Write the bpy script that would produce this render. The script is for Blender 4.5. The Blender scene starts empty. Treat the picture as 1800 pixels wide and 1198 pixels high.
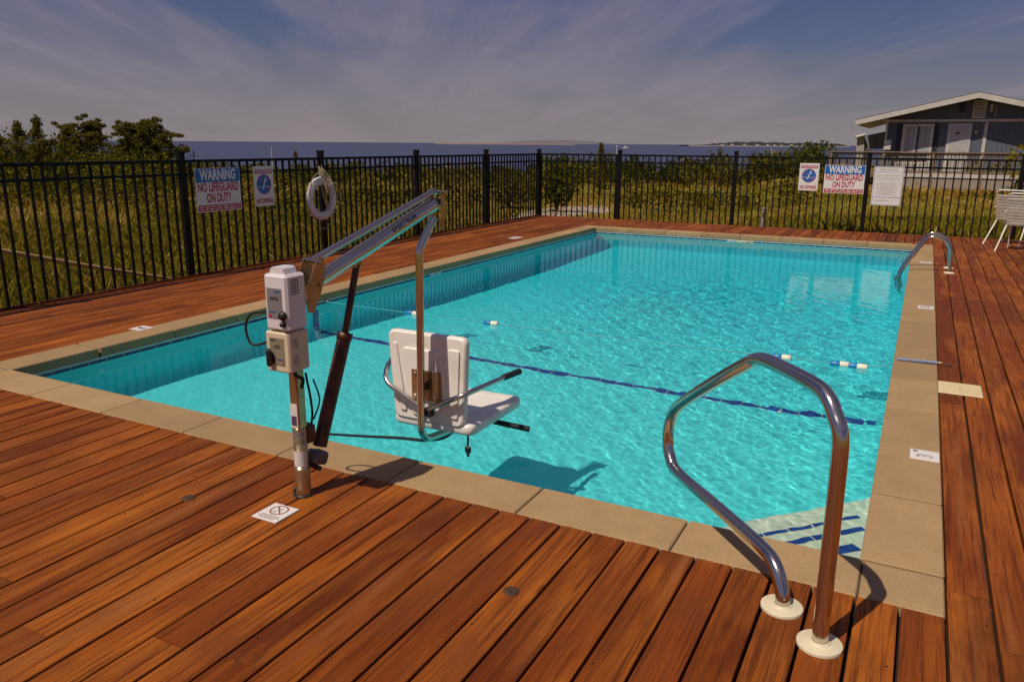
import bpy, math, random
import numpy as np
from mathutils import Vector, Matrix
random.seed(7); rng = np.random.default_rng(7)
D = bpy.data; SC = bpy.context.scene; COL = SC.collection

# ------------------------------------------------------------------ camera
F_PX, YAW, PITCH, ROLL = 1379.43, -0.4752, 0.2466, 0.0070
CAM = np.array([0.0422, -3.1532, 1.60])
def _axes():
    c, s = math.cos, math.sin
    fwd = np.array([s(YAW)*c(PITCH), c(YAW)*c(PITCH), -s(PITCH)])
    rt = np.array([c(YAW), -s(YAW), 0.0]); up = np.cross(rt, fwd)
    return rt*c(ROLL)+up*s(ROLL), up*c(ROLL)-rt*s(ROLL), fwd
RT, UP, FW = _axes()
FH = np.array([math.sin(YAW), math.cos(YAW), 0.0]); RH = np.array([math.cos(YAW), -math.sin(YAW), 0.0])
cd = D.cameras.new('camera'); cam = D.objects.new('camera', cd); COL.objects.link(cam)
cd.sensor_width = 36.0; cd.lens = F_PX/1800*36; cd.clip_start = 0.05; cd.clip_end = 40000
cam.matrix_world = Matrix(((RT[0], UP[0], -FW[0], CAM[0]), (RT[1], UP[1], -FW[1], CAM[1]),
                           (RT[2], UP[2], -FW[2], CAM[2]), (0, 0, 0, 1)))
SC.camera = cam
def ray(u, v): return RT*((u-900)/F_PX) - UP*((v-599)/F_PX) + FW
def on_z(u, v, z=0.0):
    d = ray(u, v); return CAM + d*((z-CAM[2])/d[2])
def on_plane(u, v, P, n):
    d = ray(u, v); n = np.array(n, float); return CAM + d*(((np.array(P, float)-CAM)@n)/(d@n))
def at_depth(u, v, dist):            # point on a pixel's sight line at a horizontal depth
    d = ray(u, v); return CAM + d*(dist/(d@FH))

# ------------------------------------------------------------------ world, sun, exposure
SUN_A, SUN_B = 0.23, 0.57            # shadow offset per metre of height
sun_dir = Vector((-SUN_A, -SUN_B, 1)).normalized()
SUN_EL = math.asin(sun_dir.z); SUN_ROT = math.atan2(sun_dir.x, sun_dir.y)
W = D.worlds.new('World'); SC.world = W; W.use_nodes = True
def N(nt, typ, **kw):
    n = nt.nodes.new(typ)
    for k, v in kw.items():
        if k.startswith('i_'):
            n.inputs[int(k[2:]) if k[2:].isdigit() else k[2:].replace('_', ' ')].default_value = v
        else: setattr(n, k, v)
    return n
def L(nt, a, b): nt.links.new(a, b)
def ramp(nt, src, stops, interp='LINEAR'):
    r = nt.nodes.new('ShaderNodeValToRGB'); r.color_ramp.interpolation = interp
    e = r.color_ramp.elements
    while len(e) < len(stops): e.new(0.5)
    for el, (p, c) in zip(e, stops):
        el.position = p; el.color = (c, c, c, 1) if not hasattr(c, '__len__') else (*c[:3], 1)
    L(nt, src, r.inputs[0]); return r
def math_n(nt, op, a, b=None, clamp=False):
    m = nt.nodes.new('ShaderNodeMath'); m.operation = op; m.use_clamp = clamp
    for i, x in enumerate((a, b)):
        if x is None: continue
        if isinstance(x, (int, float)): m.inputs[i].default_value = x
        else: L(nt, x, m.inputs[i])
    return m.outputs[0]
def mixc(nt, fac, a, b, mode='MIX'):
    m = nt.nodes.new('ShaderNodeMix'); m.data_type = 'RGBA'; m.blend_type = mode
    for s, x in ((m.inputs[0], fac), (m.inputs[6], a), (m.inputs[7], b)):
        if isinstance(x, (int, float)): s.default_value = x
        elif isinstance(x, tuple): s.default_value = (*x[:3], 1)
        else: L(nt, x, s)
    return m.outputs[2]
nt = W.node_tree; nt.nodes.clear()
sky = N(nt, 'ShaderNodeTexSky', sky_type='NISHITA', sun_disc=False, sun_elevation=SUN_EL, sun_rotation=SUN_ROT,
        air_density=1.0, dust_density=1.5, ozone_density=3.0)
tc = N(nt, 'ShaderNodeTexCoord'); sep = N(nt, 'ShaderNodeSeparateXYZ'); L(nt, tc.outputs['Generated'], sep.inputs[0])
zc = math_n(nt, 'MAXIMUM', sep.outputs[2], 0.0)
den = math_n(nt, 'ADD', zc, 0.10)
cx_ = math_n(nt, 'DIVIDE', sep.outputs[0], den); cy_ = math_n(nt, 'DIVIDE', sep.outputs[1], den)
cmb = N(nt, 'ShaderNodeCombineXYZ'); L(nt, cx_, cmb.inputs[0]); L(nt, cy_, cmb.inputs[1])
def dotn(v, d):
    n = N(nt, 'ShaderNodeVectorMath', operation='DOT_PRODUCT'); L(nt, v, n.inputs[0]); n.inputs[1].default_value = d; return n.outputs['Value']
cu_, cv_ = dotn(cmb.outputs[0], (-0.57, 0.82, 0)), dotn(cmb.outputs[0], (0.82, 0.57, 0))
def cloud_noise(su, sv, off, det, ro, dist):
    c = N(nt, 'ShaderNodeCombineXYZ'); L(nt, math_n(nt, 'ADD', math_n(nt, 'MULTIPLY', cu_, su), off), c.inputs[0]); L(nt, math_n(nt, 'MULTIPLY', cv_, sv), c.inputs[1])
    n = N(nt, 'ShaderNodeTexNoise', i_Scale=1.0, i_Detail=det, i_Roughness=ro, i_Distortion=dist); L(nt, c.outputs[0], n.inputs['Vector']); return n.outputs[0]
broad_c = ramp(nt, cloud_noise(0.30, 0.62, 3.7, 7.0, 0.52, 0.7), [(0.42, 0.0), (0.60, 1.0)]).outputs[0]
streak_c = ramp(nt, cloud_noise(0.22, 1.9, 8.2, 10.0, 0.60, 1.1), [(0.36, 0.0), (0.68, 1.0)]).outputs[0]
wisp_c = ramp(nt, cloud_noise(0.6, 4.6, 1.3, 8.0, 0.62, 1.6), [(0.45, 0.0), (0.74, 1.0)]).outputs[0]
cl = math_n(nt, 'ADD', math_n(nt, 'MULTIPLY', broad_c, math_n(nt, 'ADD', math_n(nt, 'MULTIPLY', streak_c, 0.46), 0.44)), math_n(nt, 'MULTIPLY', wisp_c, math_n(nt, 'ADD', math_n(nt, 'MULTIPLY', streak_c, 0.26), 0.06)), True)
haze_f = ramp(nt, sep.outputs[2], [(0.0, 1.0), (0.05, 0.66), (0.11, 0.22), (0.20, 0.0)]).outputs[0]
skyc = mixc(nt, 1.0, sky.outputs[0], (0.20, 0.235, 0.385), 'MULTIPLY')
skyc = mixc(nt, math_n(nt, 'MULTIPLY', cl, 0.80), skyc, (2.45, 2.00, 2.62))
skyc = mixc(nt, math_n(nt, 'MULTIPLY', haze_f, 0.85), skyc, (2.55, 2.25, 2.28))
bg = N(nt, 'ShaderNodeBackground', i_Strength=0.10); L(nt, skyc, bg.inputs[0])
wo = N(nt, 'ShaderNodeOutputWorld'); L(nt, bg.outputs[0], wo.inputs[0])
sd = D.lights.new('sun', 'SUN'); sd.energy = 3.7; sd.angle = math.radians(0.5); sd.color = (1.0, 0.86, 0.68)
sun = D.objects.new('sun', sd); COL.objects.link(sun); sun.location = (-3, -6, 12)
sun.rotation_euler = (-sun_dir).to_track_quat('-Z', 'Y').to_euler()
sd.cycles.is_caustics_light = True
SC.view_settings.view_transform = 'Standard'; SC.view_settings.look = 'None'
SC.view_settings.exposure = 0.08; SC.view_settings.gamma = 1.0; SC.view_settings.use_curve_mapping = False
SC.render.engine = 'CYCLES'
SC.cycles.use_denoising = True; SC.cycles.max_bounces = 10; SC.cycles.transmission_bounces = 8
SC.cycles.transparent_max_bounces = 16; SC.cycles.sample_clamp_indirect = 6.0
SC.cycles.caustics_reflective = True; SC.cycles.caustics_refractive = True

# ------------------------------------------------------------------ mesh helpers
def _unit(v): v = np.array(v, float); return v/np.linalg.norm(v)
class MB:
    def __init__(s): s.v = []; s.f = []; s.m = []; s.sm = []; s.rnd = []
    def add(s, vs, fs, m=0, smooth=False, r=0.0):
        o = len(s.v); s.v.extend([tuple(map(float, p)) for p in vs])
        for f in fs: s.f.append(tuple(i+o for i in f)); s.m.append(m); s.sm.append(smooth); s.rnd.append(r)
        return s
    def box(s, c, d, ax=None, m=0, bev=0.0, r=0.0):
        """c centre, d full sizes, ax 3 axes"""
        A = np.eye(3) if ax is None else np.array([_unit(a) for a in ax]); c = np.array(c, float); h = np.array(d, float)/2
        if bev <= 0:
            vs = [c + A.T@(h*np.array(q)) for q in ((-1,-1,-1),(1,-1,-1),(1,1,-1),(-1,1,-1),(-1,-1,1),(1,-1,1),(1,1,1),(-1,1,1))]
            return s.add(vs, [(0,3,2,1),(4,5,6,7),(0,1,5,4),(1,2,6,5),(2,3,7,6),(3,0,4,7)], m, False, r)
        b = min(bev, min(h)*0.99); vs = []; idx = {}
        for sx in (-1, 1):
            for sy in (-1, 1):
                for sz in (-1, 1):
                    for k in range(3):
                        q = np.array([sx, sy, sz])*h; 
                        for j in range(3):
                            if j != k: q[j] -= b*(sx, sy, sz)[j]
                        idx[(sx, sy, sz, k)] = len(vs); vs.append(c + A.T@q)
        fs = []
        for k in range(3):
            i, j = (k+1) % 3, (k+2) % 3
            for sg in (-1, 1):
                q = []
                for (a, bb) in ((-1,-1),(1,-1),(1,1),(-1,1)):
                    t = [0]*3; t[k] = sg; t[i] = a; t[j] = bb; q.append(idx[(*t, k)])
                fs.append(q if sg > 0 else q[::-1])
            for a in (-1, 1):
                for bb in (-1, 1):
                    t0 = [0]*3; t1 = [0]*3; t0[i] = t1[i] = a; t0[j] = t1[j] = bb; t0[k] = -1; t1[k] = 1
                    q = [idx[(*t0, i)], idx[(*t1, i)], idx[(*t1, j)], idx[(*t0, j)]]
                    fs.append(q if a*bb < 0 else q[::-1])
        for sx in (-1, 1):
            for sy in (-1, 1):
                for sz in (-1, 1):
                    q = [idx[(sx, sy, sz, k)] for k in range(3)]
                    fs.append(q if sx*sy*sz > 0 else q[::-1])
        return s.add(vs, fs, m, False, r)
    def tube(s, pts, rad, n=14, m=0, caps=True, smooth=True, flat=None):
        P = [np.array(p, float) for p in pts]; R = rad if hasattr(rad, '__len__') else [rad]*len(P)
        T = []
        for i in range(len(P)):
            a = P[max(i-1, 0)]; b = P[min(i+1, len(P)-1)]; T.append(_unit(b-a))
        ref = np.array([0, 0, 1.0]) if abs(T[0][2]) < 0.9 else np.array([1.0, 0, 0])
        U = _unit(np.cross(ref, T[0])); vs = []; fs = []
        for i, (p, t) in enumerate(zip(P, T)):
            U = U - t*(U@t); U = _unit(U); Vv = np.cross(t, U)
            for k in range(n):
                a = 2*math.pi*k/n; e = 1 if flat is None else flat
                vs.append(p + R[i]*(math.cos(a)*U + e*math.sin(a)*Vv))
        for i in range(len(P)-1):
            for k in range(n):
                k2 = (k+1) % n; fs.append((i*n+k, i*n+k2, (i+1)*n+k2, (i+1)*n+k))
        s.add(vs, fs, m, smooth)
        if caps:
            s.add(vs[:n], [tuple(range(n))[::-1]], m); s.add(vs[-n:], [tuple(range(n))], m)
        return s
    def lathe(s, o, prof, n=28, m=0, ax=(0, 0, 1), smooth=True):
        o = np.array(o, float); A = _unit(ax); ref = np.array([1.0, 0, 0]) if abs(A[0]) < 0.9 else np.array([0, 1.0, 0])
        U = _unit(np.cross(ref, A)); Vv = np.cross(A, U); vs = []; fs = []
        for r, h in prof:
            for k in range(n):
                a = 2*math.pi*k/n; vs.append(o + A*h + r*(math.cos(a)*U + math.sin(a)*Vv))
        for i in range(len(prof)-1):
            for k in range(n):
                k2 = (k+1) % n; fs.append((i*n+k, i*n+k2, (i+1)*n+k2, (i+1)*n+k))
        return s.add(vs, fs, m, smooth)
    def prism(s, poly, ext, m=0, r=0.0):
        """poly: list of 3-D points (planar), ext: 3-D extrusion"""
        n = len(poly); e = np.array(ext, float); vs = [np.array(p, float) for p in poly]; vs += [p+e for p in vs]
        fs = [tuple(range(n))[::-1], tuple(range(n, 2*n))] + [(i, (i+1) % n, n+(i+1) % n, n+i) for i in range(n)]
        return s.add(vs, fs, m, False, r)
    def quad(s, a, b, c, d, m=0, r=0.0): return s.add([a, b, c, d], [(0, 1, 2, 3)], m, False, r)
    def build(s, name, mats, parent=None, origin=None, fix=True):
        me = D.meshes.new(name); V = np.array(s.v, float)
        o = origin if origin is not None else (world_loc(parent) if parent else np.zeros(3))
        V = V - np.array(o)
        me.from_pydata(V.tolist(), [], s.f)
        mats = mats if isinstance(mats, (list, tuple)) else [mats]
        for mm in mats: me.materials.append(mm)
        me.polygons.foreach_set('material_index', s.m); me.polygons.foreach_set('use_smooth', s.sm)
        at = me.attributes.new('rnd', 'FLOAT', 'FACE'); at.data.foreach_set('value', s.rnd)
        me.update()
        ob = D.objects.new(name, me); COL.objects.link(ob)
        if parent: ob.parent = parent
        elif origin is not None: ob.location = origin
        return ob
def world_loc(o):
    p = np.zeros(3)
    while o is not None: p = p + np.array(o.location); o = o.parent
    return p
def bulk(name, V, F4, mat, rnd=None, parent=None, tri=False, origin=None):
    """many small faces at once; V (n,k,3)"""
    n, k = V.shape[:2]; me = D.meshes.new(name)
    o = origin if origin is not None else (world_loc(parent) if parent else np.zeros(3))
    me.vertices.add(n*k); me.vertices.foreach_set('co', (V-np.array(o)).reshape(-1).astype(np.float32))
    me.loops.add(n*k); me.loops.foreach_set('vertex_index', np.arange(n*k, dtype=np.int32))
    me.polygons.add(n); me.polygons.foreach_set('loop_start', np.arange(0, n*k, k, dtype=np.int32))
    try: me.polygons.foreach_set('loop_total', np.full(n, k, dtype=np.int32))
    except Exception: pass
    me.materials.append(mat); me.update(calc_edges=True)
    at = me.attributes.new('rnd', 'FLOAT', 'FACE'); at.data.foreach_set('value', (rnd if rnd is not None else rng.random(n)).astype(np.float32))
    me.validate()
    ob = D.objects.new(name, me); COL.objects.link(ob)
    if parent: ob.parent = parent
    elif origin is not None: ob.location = origin
    return ob
def fillet(pts, rads, n=8):
    """round the corners of a polyline"""
    P = [np.array(p, float) for p in pts]; out = [P[0]]
    R = rads if hasattr(rads, '__len__') else [rads]*(len(P)-2)
    for i in range(1, len(P)-1):
        a, b, c = P[i-1], P[i], P[i+1]; u = _unit(a-b); w = _unit(c-b)
        ang = math.acos(max(-1, min(1, u@w))); t = R[i-1]/math.tan(ang/2)
        t = min(t, np.linalg.norm(a-b)*0.49, np.linalg.norm(c-b)*0.49)
        p0 = b+u*t; p2 = b+w*t
        for k in range(n+1):
            q = k/n; out.append((1-q)**2*p0 + 2*q*(1-q)*b + q*q*p2)
    out.append(P[-1]); return out
def smooth_line(pts, n=8):
    P = [np.array(p, float) for p in pts]; P = [2*P[0]-P[1]] + P + [2*P[-1]-P[-2]]; out = []
    for i in range(1, len(P)-2):
        a, b, c, d = P[i-1:i+3]
        for k in range(n):
            t = k/n; out.append(0.5*((2*b)+(-a+c)*t+(2*a-5*b+4*c-d)*t*t+(-a+3*b-3*c+d)*t**3))
    out.append(P[-2]); return out
def tag(o, label=None, cat=None, group=None, kind=None):
    if label: o['label'] = label
    if cat: o['category'] = cat
    if group: o['group'] = group
    if kind: o['kind'] = kind
    return o
def thing(name, loc, label, cat, group=None):
    o = D.objects.new(name, None); COL.objects.link(o); o.location = tuple(map(float, loc)); o.empty_display_size = 0.2
    return tag(o, label, cat, group)
def copy_tree(o, parent=None):
    c = o.copy(); COL.objects.link(c)
    if parent: c.parent = parent
    for ch in [x for x in D.objects if x.parent == o]: copy_tree(ch, c)
    return c
def text(name, s, size, origin, ux, uy, mat, parent, thick=0.0006, sx=1.0, bold=0.0, align='CENTER', fit=None):
    cu = D.curves.new(name, 'FONT'); cu.body = s; cu.size = size; cu.align_x = align; cu.align_y = 'CENTER'; cu.offset = bold*size; cu.extrude = thick
    cu.resolution_u = 3
    t = D.objects.new(name, cu); COL.objects.link(t); bpy.context.view_layer.update()
    me = D.meshes.new_from_object(t.evaluated_get(bpy.context.evaluated_depsgraph_get()))
    D.objects.remove(t); D.curves.remove(cu)
    ux = _unit(ux); uy = _unit(uy); nz = np.cross(ux, uy); o = np.array(origin, float) - world_loc(parent)
    if fit:
        xs_ = [v.co.x for v in me.vertices]; sx = fit/(max(xs_)-min(xs_)); mid_ = (max(xs_)+min(xs_))/2
        for v in me.vertices: v.co.x -= mid_
    for v in me.vertices:
        v.co = Vector(tuple(o + ux*(v.co.x*sx) + uy*v.co.y + nz*v.co.z))
    me.materials.clear(); me.materials.append(mat); me.name = name
    ob = D.objects.new(name, me); COL.objects.link(ob); ob.parent = parent
    return ob

# ------------------------------------------------------------------ materials
def new_mat(name):
    m = D.materials.new(name); m.use_nodes = True; t = m.node_tree; b = t.nodes['Principled BSDF']; return m, t, b
def mat(name, c, c2=None, scale=8.0, rough=0.5, metal=0.0, bump=0.0, bscale=None, stretch=(1, 1, 1), detail=5.0, lo=0.35, hi=0.65, rvar=0.0, spec=0.5):
    m, t, b = new_mat(name)
    b.inputs['Roughness'].default_value = rough; b.inputs['Metallic'].default_value = metal
    b.inputs['Specular IOR Level'].default_value = spec
    tcn = N(t, 'ShaderNodeTexCoord'); mpn = N(t, 'ShaderNodeMapping'); mpn.inputs['Scale'].default_value = stretch
    L(t, tcn.outputs['Object'], mpn.inputs[0])
    nz = N(t, 'ShaderNodeTexNoise', i_Scale=scale, i_Detail=detail, i_Roughness=0.6); L(t, mpn.outputs[0], nz.inputs['Vector'])
    if c2 is None: c2 = tuple(x*0.82 for x in c)
    f = ramp(t, nz.outputs[0], [(lo, 0.0), (hi, 1.0)])
    L(t, mixc(t, f.outputs[0], c, c2), b.inputs['Base Color'])
    if rvar:
        L(t, math_n(t, 'ADD', math_n(t, 'MULTIPLY', nz.outputs[0], rvar), rough-rvar/2), b.inputs['Roughness'])
    if bump:
        n3 = N(t, 'ShaderNodeTexNoise', i_Scale=bscale or scale*4, i_Detail=4.0); L(t, mpn.outputs[0], n3.inputs['Vector'])
        bp = N(t, 'ShaderNodeBump', i_Strength=bump, i_Distance=0.01); L(t, n3.outputs[0], bp.inputs['Height']); L(t, bp.outputs[0], b.inputs['Normal'])
    return m
def leaf_mat(name, stops, trans=0.25):
    m = D.materials.new(name); m.use_nodes = True; t = m.node_tree; t.nodes.clear()
    a = N(t, 'ShaderNodeAttribute', attribute_name='rnd'); r = ramp(t, a.outputs['Fac'], stops)
    d = N(t, 'ShaderNodeBsdfDiffuse'); tr = N(t, 'ShaderNodeBsdfTranslucent'); mx = N(t, 'ShaderNodeMixShader'); mx.inputs[0].default_value = trans
    L(t, r.outputs[0], d.inputs[0]); L(t, r.outputs[0], tr.inputs[0]); L(t, d.outputs[0], mx.inputs[1]); L(t, tr.outputs[0], mx.inputs[2])
    o = N(t, 'ShaderNodeOutputMaterial'); L(t, mx.outputs[0], o.inputs[0]); return m

def deck_material():
    m, t, b = new_mat('deck_wood')
    a = N(t, 'ShaderNodeAttribute', attribute_name='rnd'); tcn = N(t, 'ShaderNodeTexCoord')
    off = N(t, 'ShaderNodeCombineXYZ'); L(t, math_n(t, 'MULTIPLY', a.outputs['Fac'], 37.0), off.inputs[1]); L(t, math_n(t, 'MULTIPLY', a.outputs['Fac'], 11.0), off.inputs[2])
    add = N(t, 'ShaderNodeVectorMath', operation='ADD'); L(t, tcn.outputs['Object'], add.inputs[0]); L(t, off.outputs[0], add.inputs[1])
    def nz(sc, st, det, dist=0.0, ro=0.6):
        mp_ = N(t, 'ShaderNodeMapping'); mp_.inputs['Scale'].default_value = st; L(t, add.outputs[0], mp_.inputs[0])
        n = N(t, 'ShaderNodeTexNoise', i_Scale=sc, i_Detail=det, i_Distortion=dist, i_Roughness=ro); L(t, mp_.outputs[0], n.inputs['Vector']); return n.outputs[0]
    grain = nz(1.0, (75, 2.2, 40), 6, 0.6); fine = nz(1.0, (260, 5, 60), 3); broad = nz(1.0, (5, 0.9, 3), 4, 0.4); blot = nz(1.0, (2.6, 1.7, 2), 5, 0.2)
    base = ramp(t, a.outputs['Fac'], [(0.0, (0.100, 0.021, 0.0042)), (0.3, (0.168, 0.037, 0.0054)), (0.7, (0.225, 0.053, 0.0068)), (1.0, (0.325, 0.091, 0.0108))]).outputs[0]
    c = mixc(t, ramp(t, broad, [(0.42, 0.0), (0.72, 0.85)]).outputs[0], base, (0.42, 0.128, 0.014))
    c = mixc(t, ramp(t, grain, [(0.47, 0.0), (0.64, 0.78)]).outputs[0], c, (0.070, 0.017, 0.005))
    c = mixc(t, ramp(t, fine, [(0.5, 0.0), (0.8, 0.45)]).outputs[0], c, (0.10, 0.025, 0.008))
    c = mixc(t, ramp(t, blot, [(0.47, 0.0), (0.63, 0.62)]).outputs[0], c, (0.13, 0.036, 0.011))
    dry = nz(1.0, (9, 0.55, 3), 5, 0.3)
    c = mixc(t, ramp(t, dry, [(0.56, 0.0), (0.74, 0.55)]).outputs[0], c, (0.30, 0.115, 0.036))
    # knots
    mk = N(t, 'ShaderNodeMapping'); mk.inputs['Scale'].default_value = (6.5, 1.25, 1); L(t, add.outputs[0], mk.inputs[0])
    vo = N(t, 'ShaderNodeTexVoronoi', i_Scale=1.0); L(t, mk.outputs[0], vo.inputs['Vector'])
    c = mixc(t, ramp(t, vo.outputs['Distance'], [(0.02, 0.6), (0.06, 0.0)]).outputs[0], c, (0.05, 0.015, 0.006))
    L(t, c, b.inputs['Base Color'])
    L(t, ramp(t, blot, [(0.3, 0.42), (0.7, 0.66)]).outputs[0], b.inputs['Roughness']); b.inputs['Specular IOR Level'].default_value = 0.12
    bp = N(t, 'ShaderNodeBump', i_Strength=0.35, i_Distance=0.004); L(t, math_n(t, 'ADD', grain, fine), bp.inputs['Height']); L(t, bp.outputs[0], b.inputs['Normal'])
    return m
M_deck = deck_material()
M_cap = mat('dull_bronze', (0.110, 0.055, 0.026), (0.045, 0.028, 0.018), 50, 0.6, 0.2)
M_dark = mat('dark_gap', (0.012, 0.008, 0.006), rough=0.9)
def coping_material():
    m, t, b = new_mat('coping_concrete')
    tcn = N(t, 'ShaderNodeTexCoord'); a = N(t, 'ShaderNodeAttribute', attribute_name='rnd')
    n1 = N(t, 'ShaderNodeTexNoise', i_Scale=3.2, i_Detail=6.0, i_Roughness=0.65); L(t, tcn.outputs['Object'], n1.inputs['Vector'])
    n2 = N(t, 'ShaderNodeTexNoise', i_Scale=160.0, i_Detail=3.0); L(t, tcn.outputs['Object'], n2.inputs['Vector'])
    n3 = N(t, 'ShaderNodeTexNoise', i_Scale=22.0, i_Detail=5.0, i_Roughness=0.7); L(t, tcn.outputs['Object'], n3.inputs['Vector'])
    c = ramp(t, a.outputs['Fac'], [(0, (0.320, 0.214, 0.110)), (1, (0.400, 0.270, 0.142))]).outputs[0]
    c = mixc(t, ramp(t, n1.outputs[0], [(0.40, 0.0), (0.70, 0.40)]).outputs[0], c, (0.215, 0.145, 0.070))
    c = mixc(t, ramp(t, n3.outputs[0], [(0.56, 0.0), (0.74, 0.28)]).outputs[0], c, (0.17, 0.115, 0.06))
    c = mixc(t, ramp(t, n2.outputs[0], [(0.45, 0.0), (0.75, 0.5)]).outputs[0], c, (0.17, 0.113, 0.06))
    L(t, c, b.inputs['Base Color']); b.inputs['Roughness'].default_value = 0.85; b.inputs['Specular IOR Level'].default_value = 0.25
    bp = N(t, 'ShaderNodeBump', i_Strength=0.35, i_Distance=0.003); L(t, n2.outputs[0], bp.inputs['Height']); L(t, bp.outputs[0], b.inputs['Normal'])
    return m
M_coping = coping_material()
def plaster_material():
    # pool finish: turquoise deepens along y, painted in for light the water absorbs
    m, t, b = new_mat('water_tinted_pool_finish'); tcn = N(t, 'ShaderNodeTexCoord'); sp = N(t, 'ShaderNodeSeparateXYZ'); L(t, tcn.outputs['Object'], sp.inputs[0])
    nz = N(t, 'ShaderNodeTexNoise', i_Scale=2.0, i_Detail=4.0); L(t, tcn.outputs['Object'], nz.inputs['Vector'])
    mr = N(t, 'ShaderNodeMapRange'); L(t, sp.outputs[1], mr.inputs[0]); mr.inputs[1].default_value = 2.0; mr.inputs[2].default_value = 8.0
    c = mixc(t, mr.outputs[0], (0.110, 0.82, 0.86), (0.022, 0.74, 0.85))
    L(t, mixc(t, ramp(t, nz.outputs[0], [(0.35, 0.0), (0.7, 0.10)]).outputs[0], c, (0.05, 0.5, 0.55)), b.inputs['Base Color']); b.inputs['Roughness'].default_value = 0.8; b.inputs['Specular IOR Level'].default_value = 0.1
    return m
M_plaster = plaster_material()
M_step = mat('cream_step_plaster', (0.74, 0.76, 0.62), (0.66, 0.71, 0.56), 5.0, 0.8, spec=0.1)
M_grout = mat('pale_grout', (0.50, 0.58, 0.58), rough=0.8)
M_tile = mat('navy_glazed_tile', (0.006, 0.045, 0.24), (0.012, 0.085, 0.36), 30.0, 0.12)
M_tiledark = mat('dark_blue_tile', (0.004, 0.012, 0.075), (0.010, 0.03, 0.13), 14.0, 0.15)
M_black = mat('black_powder_coat', (0.0045, 0.004, 0.0045), (0.007, 0.006, 0.006), 6, 0.5, spec=0.18)
M_blackpl = mat('black_plastic', (0.014, 0.013, 0.013), rough=0.45)
M_rubber = mat('black_rubber', (0.012, 0.011, 0.012), rough=0.7)
M_steel = mat('polished_stainless', (0.56, 0.52, 0.48), (0.62, 0.58, 0.53), 5, 0.16, 1.0, rvar=0.10, stretch=(1, 1, 1))
M_steel2 = mat('brushed_stainless', (0.50, 0.46, 0.42), (0.38, 0.34, 0.30), 9, 0.30, 1.0, rvar=0.2)
M_bronze = mat('tarnished_steel', (0.52, 0.38, 0.21), (0.36, 0.25, 0.13), 9, 0.30, 0.85, rvar=0.2)
M_rust = mat('rusty_brown_paint', (0.10, 0.034, 0.014), (0.028, 0.014, 0.009), 9, 0.45, 0.25, lo=0.4, hi=0.62, stretch=(3, 3, 0.8))
M_white = mat('white_moulded_plastic', (0.75, 0.71, 0.67), (0.62, 0.56, 0.49), 9, 0.40, lo=0.48, hi=0.80, bump=0.05)
M_cream = mat('cream_plastic', (0.62, 0.53, 0.38), (0.56, 0.47, 0.33), 4, 0.45)
M_lilac = mat('cool_white_plastic', (0.66, 0.62, 0.66), (0.61, 0.57, 0.61), 4, 0.35)
M_ivory = mat('ivory_plastic', (0.66, 0.60, 0.44), (0.60, 0.54, 0.38), 9, 0.5)
M_platec = mat('cream_lid_plastic', (0.66, 0.56, 0.34), (0.58, 0.48, 0.28), 14, 0.6)
M_grey = mat('grey_label', (0.20, 0.19, 0.20), (0.17, 0.16, 0.17), 20, 0.4)
M_greyw = mat('warm_grey_label', (0.25, 0.21, 0.14), (0.21, 0.18, 0.12), 20, 0.4)
M_motor = mat('grey_motor_housing', (0.105, 0.09, 0.095), (0.07, 0.06, 0.065), 15, 0.5)
M_paper = mat('sticker_white', (0.66, 0.62, 0.60), (0.60, 0.56, 0.54), 30, 0.6)
M_sign = mat('white_sign_face', (0.70, 0.68, 0.68), (0.66, 0.64, 0.64), 12, 0.35)
M_sblue = mat('blue_sign_ink', (0.012, 0.12, 0.44), rough=0.35)
M_sred = mat('red_sign_ink', (0.46, 0.022, 0.050), rough=0.4)
M_sink = mat('dark_ink', (0.02, 0.02, 0.028), rough=0.5)
M_sgrey = mat('grey_ink', (0.30, 0.31, 0.34), rough=0.5)
M_fadeink = mat('faded_ink', (0.22, 0.21, 0.22), (0.45, 0.43, 0.42), 60, 0.6)
M_lblue = mat('pale_blue_line_ink', (0.10, 0.24, 0.46), rough=0.5)
M_ring = mat('white_ring_foam', (0.62, 0.58, 0.60), (0.54, 0.49, 0.51), 18, 0.55)
M_rope = mat('tan_rope', (0.42, 0.34, 0.22), (0.30, 0.23, 0.14), 60, 0.9)
M_brope = mat('blue_rope', (0.14, 0.22, 0.45), (0.30, 0.36, 0.52), 70, 0.8)
M_fblue = mat('blue_float_plastic', (0.010, 0.20, 0.48), rough=0.35)
M_fwhite = mat('white_float_plastic', (0.78, 0.72, 0.58), rough=0.4)
M_poletan = mat('weathered_pole_wood', (0.50, 0.35, 0.14), (0.38, 0.25, 0.095), 14, 0.8, stretch=(6, 1, 6))
M_chair = mat('white_chair_enamel', (0.72, 0.68, 0.58), rough=0.4)
M_strap = mat('white_vinyl_strap', (0.62, 0.58, 0.50), (0.52, 0.47, 0.40), 10, 0.5)
M_oldwood = mat('grey_weathered_wood', (0.17, 0.155, 0.15), (0.11, 0.10, 0.095), 12, 0.85, stretch=(1, 5, 5))
M_railw = mat('weathered_railing_wood', (0.24, 0.17, 0.11), (0.16, 0.11, 0.075), 9, 0.85)
M_skirt = mat('weathered_skirt_boards', (0.34, 0.30, 0.25), (0.26, 0.22, 0.18), 5, 0.85)
M_trim = mat('white_house_trim', (0.56, 0.54, 0.50), (0.48, 0.46, 0.43), 3, 0.6)
M_roof = mat('dark_shingle', (0.045, 0.04, 0.04), (0.03, 0.028, 0.03), 14, 0.9, bump=0.3)
M_glass = mat('dark_window_glass', (0.03, 0.035, 0.04), rough=0.08)
M_curtain = mat('pale_curtain', (0.50, 0.50, 0.50), (0.20, 0.20, 0.21), 1.0, 0.8, stretch=(16, 16, 0.3))
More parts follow.
